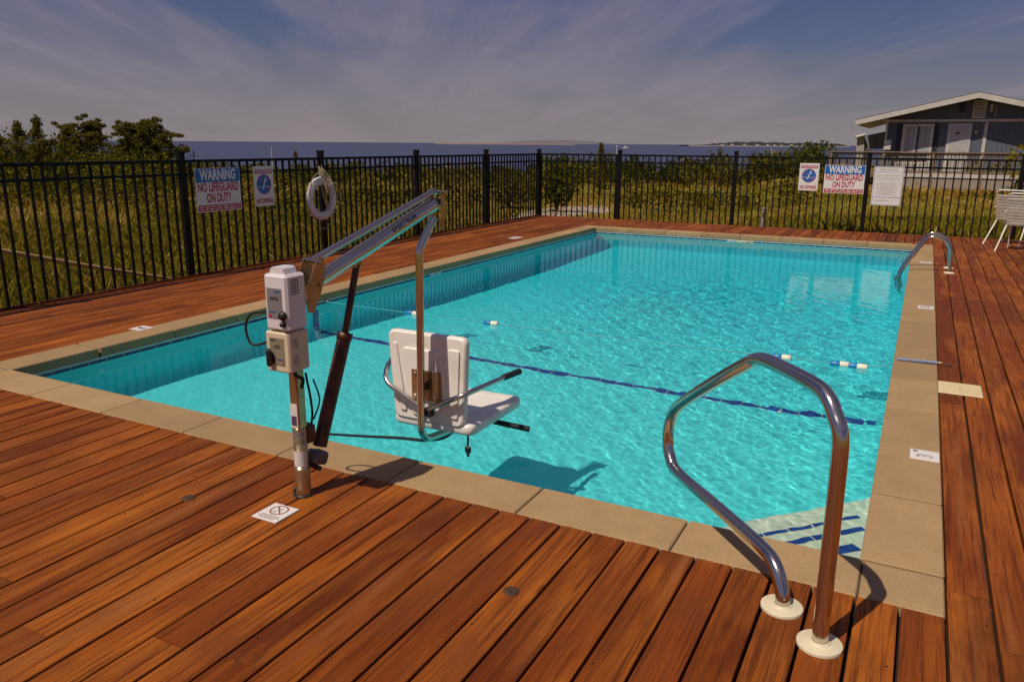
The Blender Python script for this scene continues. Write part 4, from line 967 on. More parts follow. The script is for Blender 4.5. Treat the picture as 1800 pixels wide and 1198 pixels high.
    bx = MB().box((cx_, yf+bd/2, (z0+z1)/2), (x1-x0, bd, z1-z0), bev=0.010).build('battery_box', M_lilac, t)
    hd = MB(); k = [(-0.34, 0), (-0.26, 0.024), (-0.20, 0.030), (0.20, 0.030), (0.26, 0.024), (0.34, 0)]
    hd.prism([(cx_+(x1-x0)*i, yf+0.018, z1-0.001+j) for i, j in k], (0, bd-0.045, 0)); hd.build('carry_handle', M_lilac, bx)
    W_, H_ = x1-x0, z1-z0; F0 = np.array([cx_, yf, 0]); X = np.array([1.0, 0, 0]); ny = np.array([0, -1.0, 0])
    lb = MB().box((x0+W_*0.46, yf-0.001, z0+H_*0.49), (W_*0.64, 0.002, H_*0.54)).build('display_label', M_grey, bx)
    w = MB(); words(w, (x0+W_*0.60, yf, z0+H_*0.705), W_*0.26, H_*0.022, X, ny, 0.0028, 1, seed=1); words(w, (x0+W_*0.34, yf, z0+H_*0.335), W_*0.26, H_*0.022, X, ny, 0.0028, 1, seed=2); w.build('label_print', M_sblue, lb)
    w = MB(); words(w, (x0+W_*0.46, yf, z0+H_*0.60), W_*0.36, H_*0.010, X, ny, 0.0028, 1, seed=3); words(w, (x0+W_*0.48, yf, z0+H_*0.57), W_*0.44, H_*0.018, X, ny, 0.0028, 1, seed=4); w.build('label_print', M_sink, lb)
    MB().box((x0+W_*0.24, yf-0.0026, z0+H_*0.265), (W_*0.14, 0.001, H_*0.045)).build('warning_mark', M_sred, lb)
    for (fx_, fz_, r_) in ((0.80, 0.285, 0.020), (0.80, 0.135, 0.013)):
        MB().lathe((x0+W_*fx_, yf+0.001, z0+H_*fz_), [(r_, 0), (r_, 0.008), (r_*0.7, 0.018), (0, 0.02)], 16, ax=ny).build('knob', M_blackpl, bx)
    w = MB(); Y = np.array([0, 1.0, 0])
    for k_ in range(4): words(w, (x1, yf+bd*0.26+0.012*k_, z0+H_*0.78), H_*0.28, 0.0055, -UZ, X, 0.0008, 1, up=Y, seed=20+k_)
    w.build('side_print', M_sink, bx)
    MB().box((-2.372-0.01, -0.634, (z0+z1)/2-0.005), (0.075, 0.030, (z1-z0)*0.80)).build('mounting_plate', M_bronze, t)
    # lower box
    tl, tr, bl = face(467, 581), face(506.5, 586), face(468.5, 650)
    x0, x1 = (tl[0]+bl[0])/2, tr[0]; z0, z1 = bl[2], min(tl[2], z0-0.006); cx_ = (x0+x1)/2; W_, H_ = x1-x0, z1-z0
    bx = MB().box((cx_, yf+0.062, (z0+z1)/2), (W_, 0.124, H_), bev=0.007).build('control_box', M_cream, t)
    lb = MB().box((x0+W_*0.49, yf-0.001, z0+H_*0.52), (W_*0.60, 0.002, H_*0.68)).build('display_label', M_greyw, bx)
    w = MB(); words(w, (x0+W_*0.36, yf, z0+H_*0.80), W_*0.26, H_*0.030, X, ny, 0.0028, 1, seed=5); words(w, (x0+W_*0.52, yf, z0+H_*0.66), W_*0.26, H_*0.03, X, ny, 0.0028, 1, seed=6); words(w, (x0+W_*0.53, yf, z0+H_*0.61), W_*0.36, H_*0.016, X, ny, 0.0028, 1, seed=7); w.build('label_print', M_sink, lb)
    w = MB(); words(w, (x0+W_*0.62, yf, z0+H_*0.32), W_*0.26, H_*0.028, X, ny, 0.0028, 1, seed=8); w.build('label_print', M_sblue, lb)
    MB().box((x0+W_*0.72, yf-0.0026, z0+H_*0.235), (W_*0.10, 0.001, H_*0.03)).build('warning_mark', M_sred, lb)
    pb = MB(); pb.lathe((x0+W_*0.24, yf+0.001, z0+H_*0.34), [(0.022, 0), (0.022, 0.006), (0.017, 0.01), (0.0, 0.011)], 18, ax=ny); pb.box((x0+W_*0.24, yf-0.018, z0+H_*0.37), (0.030, 0.022, 0.082), bev=0.010); pb.build('switch_knob', M_blackpl, bx)
    for (zc, hl) in ((0.72, 0.26), (0.28, 0.30)):
        w = MB()
        for k_ in range(3): words(w, (x1, yf+0.030+0.011*k_, z0+H_*zc), H_*hl, 0.0055, -UZ, X, 0.0008, 1, up=Y, seed=30+k_)
        w.build('side_print', M_fadeink, bx)
    # cables
    c0 = np.array([x0+0.004, yf+0.075, z0+H_*0.72])
    MB().tube(smooth_line([c0, on_plane(447, 606, c0, ny), on_plane(434, 588, c0, ny), on_plane(433, 566, c0, ny), on_plane(443, 551, c0, ny), on_plane(466, 546, c0, ny)+[0.02, 0, 0]], 8), 0.0058, 8).build('cable', M_rubber, t)
    MB().tube(smooth_line([(cx_+0.02, yf+0.07, z0+0.004), (cx_+0.03, yf+0.07, z0-0.03), (cx_+0.075, yf+0.06, z0-0.035), (cx_+0.07, yf+0.055, z0-0.075)], 8), 0.008, 8).build('cable', M_rubber, t)
    MB().tube(smooth_line([q(537, 655), q(540, 670), q(546, 700), q(549, 730), q(545, 755)], 8), 0.0055, 8).build('cable', M_rubber, t)
    MB().tube(smooth_line([q(547, 735)+n*0.02, q(557, 700)+n*0.02, q(548, 665)+n*0.01], 8), 0.004, 8).build('cable', M_rubber, t)
    # seat: back, pan, arm bar, plate, belt
    S0 = q(741, 650); yb = S0[1]+0.062; xc = -2.232
    st = MB()
    def slab(outline, y, th, m=0, inset=0.016, rec=0.0, rb=None):
        """a rounded panel facing -y: outline in (x,z)"""
        cxz = np.mean(outline, 0); vs = []; k = len(outline); fs = []
        lay = [(inset, 0.0), (inset*0.3, inset*0.25), (0, inset), (0, th-inset), (inset*0.3, th-inset*0.25), (inset, th)]
        for ins, dy in lay:
            for p in outline:
                d_ = p-cxz; s_ = 1-ins/np.linalg.norm(d_); z = cxz[1]+d_[1]*s_; vs.append((cxz[0]+d_[0]*s_, y+dy+rec*(z-0.1), z))
        for i in range(len(lay)-1):
            for j in range(k): fs.append((i*k+j, i*k+(j+1) % k, (i+1)*k+(j+1) % k, (i+1)*k+j))
        st_ = MB(); st_.add(vs, fs, m, True); st_.add(vs[:k], [tuple(range(k))[::-1]], m); st_.add(vs[-k:], [tuple(range(k))], m); return st_
    def rrect(x0, x1, x2, x3, z0, z1, r):
        """bottom-left, bottom-right, top-right, top-left corners, rounded"""
        P = [np.array((x0, z0)), np.array((x1, z0)), np.array((x2, z1)), np.array((x3, z1))]; o = []
        for i in range(4):
            a_, b_, c_ = P[i-1], P[i], P[(i+1) % 4]; u = _unit(a_-b_); w = _unit(c_-b_)
            for k in range(7):
                s = k/6; o.append((1-s)**2*(b_+u*r)+2*s*(1-s)*b_+s*s*(b_+w*r))
        return np.array(o)
    bk = slab(rrect(xc-0.205, xc+0.238, xc+0.252, xc-0.250, 0.115, 0.612, 0.045), yb, 0.050, rec=0.03)
    bo_ = bk.build('backrest', M_white, t)
    slab(rrect(xc-0.085, xc+0.135, xc+0.100, xc-0.150, 0.150, 0.525, 0.03), yb-0.011, 0.02, inset=0.008, rec=0.03).build('raised_panel', M_white, bo_)
    slab(rrect(xc-0.160, xc-0.120, xc-0.185, xc-0.210, 0.165, 0.545, 0.012), yb-0.010, 0.016, inset=0.006, rec=0.03).build('rib', M_white, bo_)
    slab(rrect(xc+0.165, xc+0.205, xc+0.215, xc+0.145, 0.165, 0.545, 0.012), yb-0.010, 0.016, inset=0.006, rec=0.03).build('rib', M_white, bo_)
    # seat pan
    pan = MB(); o = rrect(xc-0.225, xc+0.285, xc+0.290, xc-0.235, yb+0.01, yb+0.605, 0.05); k = len(o); vs = []; fs = []
    z0 = 0.070; cxy = np.mean(o, 0)
    for ins, dz in ((0.03, 0.0), (0.008, 0.008), (0, 0.022), (0, 0.050), (0.008, 0.064), (0.03, 0.070), (0.10, 0.060)):
        for p in o: d_ = p-cxy; s_ = 1-ins/np.linalg.norm(d_); vs.append((cxy[0]+d_[0]*s_, cxy[1]+d_[1]*s_, z0+dz))
    for i in range(6):
        for j in range(k): fs.append((i*k+j, i*k+(j+1) % k, (i+1)*k+(j+1) % k, (i+1)*k+j))
    pan.add(vs, fs, 0, True); pan.add(vs[:k], [tuple(range(k))[::-1]]); pan.add(vs[-k:], [tuple(range(k))]); pan.build('seat_pan', M_white, t)
    # steel plate behind the back, with four bolts
    y_ = yb-0.018; c4 = [on_plane(u, v, (0, y_, 0), (0, 1, 0)) for u, v in ((724, 648), (776, 656), (774, 706), (725, 700))]; cc = np.mean(c4, 0); w4 = c4[1][0]-c4[0][0]; h4 = c4[0][2]-c4[3][2]
    pl_ = MB().box(cc, (w4, 0.006, h4), bev=0.002).build('seat_plate', M_bronze, t)
    MB().box(cc+[w4*0.44, -0.02, 0], (0.006, 0.045, h4)).build('plate_flange', M_bronze, pl_)
    for sx, sz in ((-0.36, 0.36), (0.30, 0.36), (-0.36, -0.38), (0.30, -0.38)): MB().lathe(cc+[w4*sx, -0.003, h4*sz], [(0.010, 0), (0.010, 0.004), (0.006, 0.008), (0, 0.008)], 10, ax=(0, -1, 0)).build('bolt', M_steel, pl_)
    MB().lathe(cc+[-w4*0.02, -0.003, 0.0], [(0.022, 0), (0.022, 0.02), (0.014, 0.022), (0.014, 0.045), (0, 0.045)], 14, ax=(0, -1, 0)).build('swivel_boss', M_blackpl, pl_)
    # arm bar: right arm with black grip, left arm wrapping round the back
    ya = yb-0.040; fa = lambda u, v, y=ya: on_plane(u, v, (0, y, 0), (0, 1, 0))
    r0, r1 = fa(752, 719), fa(820, 692); r2 = on_plane(886, 663, (xc+0.305, 0, 0), (1, 0, 0)); r3 = on_plane(914, 652, (xc+0.32, 0, 0), (1, 0, 0))
    MB().tube(fillet([r0, r1, r2], [0.12], 10), 0.0145, 14).build('armrest', M_steel, t)
    MB().tube([r2-(r3-r2)*0.05, r3-(r3-r2)*0.04, r3], [0.0185, 0.0185, 0.012], 14).build('grip', M_rubber, t)
    l0, l1 = fa(736, 713), fa(684, 674); l2 = np.array([l1[0]-0.045, l1[1]+0.035, l1[2]+0.045]); l3 = np.array([xc-0.275, yb+0.10, l2[2]+0.06]); l4 = np.array([xc-0.262, yb+0.36, l2[2]+0.13])
    MB().tube(smooth_line([l0, (l0+l1)/2, l1, l2, l3, l4], 7), 0.0145, 14).build('armrest', M_steel, t)
    MB().box(fa(752, 722)+[0, 0.005, -0.008], (0.055, 0.04, 0.045), bev=0.006).build('pivot_clamp', M_blackpl, t)
    # belt: one strap floats on the water, the other sticks out beyond the pan, a buckle dangles
    zb = ZW+0.006; b0, b1, b2, b3 = on_z(573, 763, zb), on_z(640, 767, zb), on_z(700, 770, zb), on_z(752, 774, zb)
    def strap(pts, w, name, h=0.006):
        P = smooth_line(pts, 6); bb = MB(); vs = []
        for i, p in enumerate(P):
            d_ = _unit(P[min(i+1, len(P)-1)]-P[max(i-1, 0)]); sd_ = _unit(np.cross(UZ, d_)); ww = np.interp(i/(len(P)-1), [0, 1], w)
            for sg, hh in ((-1, 0), (1, 0), (1, h), (-1, h)): vs.append(p+sd_*sg*ww/2+[0, 0, hh])
        k = len(P); bb.add(vs, [(i*4+j, i*4+(j+1) % 4, (i+1)*4+(j+1) % 4, (i+1)*4+j) for i in range(k-1) for j in range(4)]+[(0, 3, 2, 1), (4*k-4, 4*k-3, 4*k-2, 4*k-1)])
        return bb.build(name, M_rubber, t)
    strap([b0, b1, b2, b3, b3+np.array([0.10, 0.06, 0.03]), b3+np.array([0.13, 0.22, 0.12])], (0.024, 0.046), 'belt_strap')
    s0, s1 = on_z(870, 741, 0.03), on_z(931, 754, 0.00)
    MB().tube([s0-(s1-s0)*0.4+[0, 0, 0.03], s0, s1], [0.016, 0.016, 0.017], 10).build('footrest_bar', M_rubber, t)
    d0 = on_plane(821.5, 762, (0, yb+0.06, 0), (0, 1, 0)); d1 = on_plane(822, 783, (0, yb+0.06, 0), (0, 1, 0)); d2 = on_plane(823, 801, (0, yb+0.06, 0), (0, 1, 0))
    MB().tube([d0+[0, 0, 0.02], (d0+d1)/2+[0.004, 0, 0], d1], 0.006, 8).build('buckle_strap', M_rubber, t)
    bb = MB(); mid = (d1+d2)/2; bb.box(mid+[0, 0, 0.008], (0.040, 0.016, 0.042), bev=0.008); bb.box(mid-[0, 0, 0.022], (0.018, 0.010, 0.026), bev=0.004); bb.build('buckle', M_blackpl, t)
lift()

# ------------------------------------------------------------------ float line across the pool
def float_line():
    y0 = 3.40; z = ZW+0.012; t = thing('float_line', (0.0, y0, 0), 'rope of blue and white floats strung across the pool and hooked to the deck', 'float line')
    A = np.array([-PW+0.01, 3.42, -0.095]); Fx = [-4.55, -3.56, -0.86, -0.31]
    pts = [A, [-5.2, 3.39, z], [-4.5, 3.37, z], [-3.56, 3.36, z], [-2.2, 3.385, z-0.004], [-0.84, 3.425, z], [-0.31, 3.43, z], [-0.06, 3.40, -0.055], [0.012, 3.385, 0.004]]
    MB().tube(smooth_line(pts, 8), 0.0048, 6).build('rope', mat('wet_aqua_line', (0.07, 0.40, 0.46), rough=0.5), t)
    def fl(u, v, m, ln=0.075, r=0.026):
        p = on_z(u, v, z); p[1] = float(np.interp(p[0], [q[0] for q in pts], [q[1] for q in pts])); p[2] = z
        MB().lathe(p-[ln/2, 0, 0], [(0.006, 0), (r*0.86, 0.0), (r, 0.006), (r, ln-0.006), (r*0.86, ln), (0.006, ln)], 18, ax=(1, 0, 0)).build('float', m, t)
    for u, v, m in ((713, 552, M_fblue), (726, 553, M_fwhite), (850.5, 570, M_fblue), (864, 571, M_fwhite), (1364.5, 629, M_fblue), (1381, 630, M_fwhite), (1468, 641, M_fblue), (1483.5, 641.5, M_fwhite), (1500, 642.5, M_fblue), (1516, 643, M_fwhite)): fl(u, v, m)
    h0 = np.array([0.012, 3.385, 0.012]); h1 = np.array([0.292, 3.385, 0.018]); b = MB()
    for k in range(3):
        b.tube([h0+(h1-h0)*s+np.array([0, 0.007*math.cos(s*26+k*2.1), 0.007*math.sin(s*26+k*2.1)]) for s in np.linspace(0, 1, 40)], 0.0055, 6)
    b.build('tied_rope', M_brope, t)
    b = MB(); b.tube(smooth_line([[0.285, 3.385, 0.018], [0.315, 3.385, 0.022], [0.345, 3.384, 0.012], [0.352, 3.384, 0.002]], 6), 0.005, 8); b.build('hook', M_bronze, t)
    b = MB(); b.lathe([0.365, 3.384, 0.0015], [(0.022, 0), (0.022, 0.004), (0.010, 0.006), (0, 0.006)], 14); b.build('deck_eye', M_blackpl, t)
    b = MB(); b.lathe([-PW+0.006, 3.42, -0.095], [(0.022, 0), (0.022, 0.004), (0, 0.006)], 14, ax=(1, 0, 0)); b.tube(smooth_line([[-PW+0.012, 3.40, -0.10], [-PW+0.04, 3.41, -0.09], [-PW+0.05, 3.43, -0.10], [-PW+0.012, 3.45, -0.095]], 5), 0.005, 6); b.build('wall_eye', M_steel2, t)
float_line()

# ------------------------------------------------------------------ plates and markers on deck and walls
def marker(label, c, ux, w, h, big, small=None, ofs=(0, 0)):
    c = np.array([c[0], c[1], 0.0]); ux = _unit([*ux, 0]); uy = np.cross(UZ, ux); zt = 0.0045
    t = thing('depth_marker', c, label, 'depth marker', 'depth marker tiles around the pool'); MB().box(c+[0, 0, 0.0025], (w, h, 0.004), (ux, uy, UZ), bev=0.001).build('tile', M_sign, t)
    text('number', big, h*0.80, c+ux*ofs[0]+uy*ofs[1]+[0, 0, zt+0.0006], ux, uy, M_fadeink if small else M_sink, t, bold=0.02)
    if small: text('unit', small, h*0.22, c+ux*w*0.33+uy*h*0.30+[0, 0, zt+0.0006], ux, uy, M_sink, t, bold=0.02)
marker('white depth tile reading 3 FT on the near right coping', (0.212, 1.335), (0, 1), 0.150, 0.140, '3', 'FT', (-0.016, -0.004))
marker('white depth tile reading 5 on the right coping beyond the float line', (0.200, 5.78), (0, 1), 0.155, 0.145, '5')
marker('white depth tile on the right coping beside the pool ladder', (0.192, 9.36), (0, 1), 0.14, 0.145, '5')
marker('white depth tile on the left coping level with the lift control box', (-5.925, 1.325), (0, -1), 0.145, 0.145, '3')
marker('white depth tile at the far left, on deck boards beside the coping', (-6.19, 9.07), (0, -1), 0.27, 0.17, '5')
pc = np.array([0.418, 2.762, 0]); t = thing('skimmer_lid', pc, 'cream rectangular skimmer lid set in the right deck boards', 'lid')
MB().box(pc+[0, 0, 0.004], (0.262, 0.292, 0.008), bev=0.003).build('lid', M_platec, t); MB().lathe(pc+[0, 0, 0.008], [(0.012, 0), (0.010, 0.002), (0, 0.002)], 12).build('finger_hole', M_poletan, t)
def deck_sign():
    cs = [on_z(*p, 0.004) for p in ((482, 883), (525, 895), (487, 919), (443, 906))]; c = np.mean(cs, 0); c[2] = 0
    ux = _unit(cs[1]-cs[0]); ux = _unit(ux+_unit(cs[2]-cs[3])); uy = np.cross(UZ, ux); w = 0.142; h = 0.148
    t = thing('no_diving_tile', c, 'white floor tile with red prohibition circle beside the lift mast', 'sign'); MB().box(c+[0, 0, 0.003], (w, h, 0.005), (ux, uy, UZ), bev=0.001).build('tile', M_sign, t)
    o = c+uy*h*0.16+[0, 0, 0.0062]; R = 0.043; b = MB(); k = 36
    for i in range(k):
        p = lambda a, r: o+ux*math.cos(a)*r+uy*math.sin(a)*r
        a0, a1 = 2*math.pi*i/k, 2*math.pi*(i+1)/k; b.add([p(a0, R), p(a1, R), p(a1, R*0.83), p(a0, R*0.83)], [(3, 2, 1, 0)])
    d_ = _unit(ux-uy); b.box(o+[0, 0, 0.0004], (R*1.7, R*0.15, 0.0006), (d_, np.cross(UZ, d_), UZ)); b.build('prohibition_ring', mat('faded_red_ink', (0.33, 0.06, 0.05), rough=0.6), t)
    b = MB(); d_ = _unit(ux*0.6+uy); b.box(o+[0, 0, -0.0003], (R*1.0, R*0.22, 0.0006), (d_, np.cross(UZ, d_), UZ)); b.lathe(o-d_*R*0.58-[0, 0, 0.0005], [(R*0.15, 0), (R*0.15, 0.0006), (0, 0.0006)], 12, smooth=False); b.build('diver_symbol', M_fadeink, t)
    b = MB()
    for i in range(3): words(b, c-uy*h*(0.22+0.085*i)+[0, 0, 0], w*(0.72, 0.82, 0.6)[i], h*0.035, ux, UZ, 0.0062, 1, up=uy, seed=60+i)
    b.build('print', mat('faded_red_print', (0.36, 0.22, 0.18), rough=0.6), t)
deck_sign()
for (u, v, lab) in ((331, 875, 'dark round anchor cap in the deck boards left of the lift'), (898, 1039, 'dark round anchor cap in the deck boards right of the lift'), (186, 563, 'small dark anchor cap on the left deck strip')):
    c = on_z(u, v); t = thing('anchor_cap', c, lab, 'anchor cap', 'round anchor caps in the deck'); MB().lathe(c, [(0.031, 0.0), (0.031, 0.003), (0.026, 0.0045), (0.010, 0.0030), (0, 0.0030)], 22).build('disc', M_cap, t)
    MB().box(c+[0, 0, 0.0036], (0.018, 0.004, 0.0012)).build('slot', M_dark, t)
# far wall fittings: depth plate, spare letters, return slot
t = thing('wall_depth_plate', (-2.36, PL-0.008, -0.115), 'pale plate with a red mark set in the far waterline tiles', 'depth marker')
x0, x1 = on_plane(1293, 424, (0, PL, 0), (0, 1, 0))[0], on_plane(1324, 427, (0, PL, 0), (0, 1, 0))[0]
MB().box(((x0+x1)/2, PL-0.009, -0.117), (x1-x0, 0.006, 0.066)).build('plate', M_ivory, t); MB().box((x0+(x1-x0)*0.74, PL-0.0128, -0.115), (0.06, 0.002, 0.030), bev=0.0009).build('red_mark', M_sred, t)
xa = on_plane(1287, 424, (0, PL, 0), (0, 1, 0))[0]
MB().box((xa-0.02, PL-0.009, -0.117), (0.13, 0.006, 0.06)).build('number_tile', M_sign, t); text('number', '5 FT', 0.045, (xa-0.02, PL-0.0132, -0.117), (1, 0, 0), UZ, M_sink, t, bold=0.02)
xs = on_plane(1307, 432, (0, PL, 0), (0, 1, 0))[0]
t = thing('return_fitting', (xs, PL-0.004, -0.19), 'dark curved fitting under the waterline of the far wall', 'fitting'); b = MB(); b.tube(smooth_line([(xs-0.12, PL-0.01, -0.205), (xs-0.06, PL-0.012, -0.19), (xs+0.05, PL-0.012, -0.19), (xs+0.13, PL-0.01, -0.21)], 6), 0.012, 8); b.build('grille', M_tiledark, t)
t = thing('wall_number_tile', (-PW+0.008, 3.15, -0.112), 'white numbered tile in the left waterline behind the lift', 'depth marker')
MB().box((-PW+0.009, 3.12, -0.116), (0.006, 0.30, 0.062)).build('tile', M_sign, t); text('number', '4 FT', 0.055, (-PW+0.0128, 3.12, -0.116), (0, 1, 0), UZ, M_sink, t, bold=0.02)
t = thing('wall_number_tile', (-PW+0.008, 6.0, -0.112), 'white numbered tile in the left waterline right of the seat post', 'depth marker')
y6 = on_plane(765, 480, (-PW, 0, 0), (1, 0, 0))[1]; t.location = (-PW+0.008, y6, -0.112)
MB().box((-PW+0.009, y6, -0.116), (0.006, 0.26, 0.062)).build('tile', M_sign, t); text('number', '5 FT', 0.055, (-PW+0.0128, y6, -0.116), (0, 1, 0), UZ, M_sink, t, bold=0.02)
# yellow flecks of dry leaf on the right deck
C_ = []
for (u, v, su, sv, n) in ((1705, 890, 14, 22, 26), (1770, 980, 18, 55, 70), (1785, 900, 8, 20, 16), (1690, 935, 6, 10, 8)):
    for i in range(n): C_.append(on_z(u+rng.normal(0, su), v+rng.normal(0, sv), 0.004))
C_ = np.array(C_); V = quads(C_, np.full(len(C_), 0.0042), 1.5, 0.0); V[:, :, 2] = 0.0035+0.2*(V[:, :, 2]-0.004)
tag(bulk('leaf_flecks', V, None, leaf_mat('dry_leaf_flecks', [(0, (0.30, 0.16, 0.04)), (1, (0.55, 0.40, 0.14))])), kind='stuff')

# ------------------------------------------------------------------ chairs
def strap_chair(label, c, yaw, straps_dark=0.0):
    """c: middle of the seat on the deck; chair faces local +y"""
    t = thing('patio_chair', c, label, 'chair', 'white strap chairs on the right deck'); R_ = np.array([[math.cos(yaw), -math.sin(yaw), 0], [math.sin(yaw), math.cos(yaw), 0], [0, 0, 1]])
    P = lambda x, y, z: np.array(c)+R_@np.array([x, y, z]); w = 0.25; tb = 0.0125
    for s in (-1, 1):
        MB().tube([P(s*0.225, -0.17, 0.40), P(s*0.27, -0.50, 0.0)], [tb, tb*0.95], 10).build('rear_leg', M_chair, t)
        MB().tube([P(s*0.235, 0.22, 0.40), P(s*0.25, 0.27, 0.0)], tb*0.95, 10).build('front_leg', M_chair, t)
        MB().tube(fillet([P(s*0.245, -0.29, 0.62), P(s*0.28, 0.20, 0.62), P(s*0.245, 0.24, 0.30)], [0.07], 8), tb, 10).build('armrest', M_chair, t)
    bk = MB().tube(fillet([P(-0.225, -0.17, 0.385), P(-0.225, -0.36, 0.90), P(0.225, -0.36, 0.90), P(0.225, -0.17, 0.385)], [0.07, 0.07], 8), tb, 10).build('back_frame', M_chair, t)
    sf = MB().tube(fillet([P(-0.225, -0.17, 0.40), P(-0.235, 0.25, 0.41), P(0.235, 0.25, 0.41), P(0.225, -0.17, 0.40), P(-0.225, -0.17, 0.40)], [0.05, 0.05, 0.02], 6), tb, 10).build('seat_frame', M_chair, t)
    ns = 9; d_ = _unit(R_@np.array([0, -0.19, 0.515])); n_ = _unit(np.cross(R_@np.array([1., 0, 0]), d_))
    for i in range(ns):
        q = 0.07+0.74*i/(ns-1); m = P(0, -0.17-0.19*q, 0.385+0.515*q)
        b = MB(); b.box(m, (0.455, 0.040, 0.022), (R_@np.array([1., 0, 0]), d_, n_), bev=0.004); b.build('strap', M_strap, bk)
    for i in range(8):
        b = MB(); b.box(P(0, -0.13+0.36*i/7, 0.408), (0.465, 0.038, 0.020), (R_@np.array([1., 0, 0]), R_@np.array([0, 1., 0]), UZ), bev=0.004); b.build('strap', M_strap, sf)
ca = on_z(1727, 429); cb = on_z(1748, 442); yw = math.radians(-24)
def chair_pos(foot, yaw):
    R_ = np.array([[math.cos(yaw), -math.sin(yaw)], [math.sin(yaw), math.cos(yaw)]]); o = np.array(foot[:2])-R_@np.array([-0.27, -0.50]); return (o[0], o[1], 0.0)
strap_chair('white strap patio chair on the right deck, partly hidden behind its twin', chair_pos(ca, yw), yw)
yw2 = math.radians(-16); strap_chair('nearer white strap patio chair cut by the right edge of the photo', chair_pos(cb, yw2), yw2)

# ------------------------------------------------------------------ picnic table
def picnic():
    d = 27.5; c = CXY+FH[:2]*d+RH[:2]*((1806-900)/F_PX*d); z = float(gh(*c)); c = np.array([c[0], c[1], z]); t = thing('picnic_table', c, 'grey weathered picnic table on the grass before the cottage', 'picnic table')
    a = math.radians(24); X = RH*math.cos(a)-FH*math.sin(a); Y = FH*math.cos(a)+RH*math.sin(a)
    b = MB()
    for i in range(5): b.box(c+Y*(-0.30+0.15*i)+[0, 0, 0.75], (1.8, 0.138, 0.04), (X, Y, UZ), bev=0.004)
    b.build('table_top', M_oldwood, t)
    for s in (-1, 1):
        b = MB(); [b.box(c+Y*(s*0.68+k*0.13)+[0, 0, 0.45], (1.8, 0.122, 0.04), (X, Y, UZ), bev=0.004) for k in (-.5, .5)]; b.build('bench', M_oldwood, t)
        b = MB()
        for k in (-1, 1): 
            p0, p1 = c+X*s*0.62+Y*k*0.20+[0, 0, 0.72], c+X*s*0.62+Y*k*0.56; dv = _unit(p1-p0); b.box((p0+p1)/2, (np.linalg.norm(p1-p0), 0.10, 0.045), (dv, np.cross(X, dv), X))
        b.box(c+X*s*0.665+[0, 0, 0.40], (0.04, 1.55, 0.10), (X, Y, UZ)); b.build('leg_frame', M_oldwood, t)
picnic()

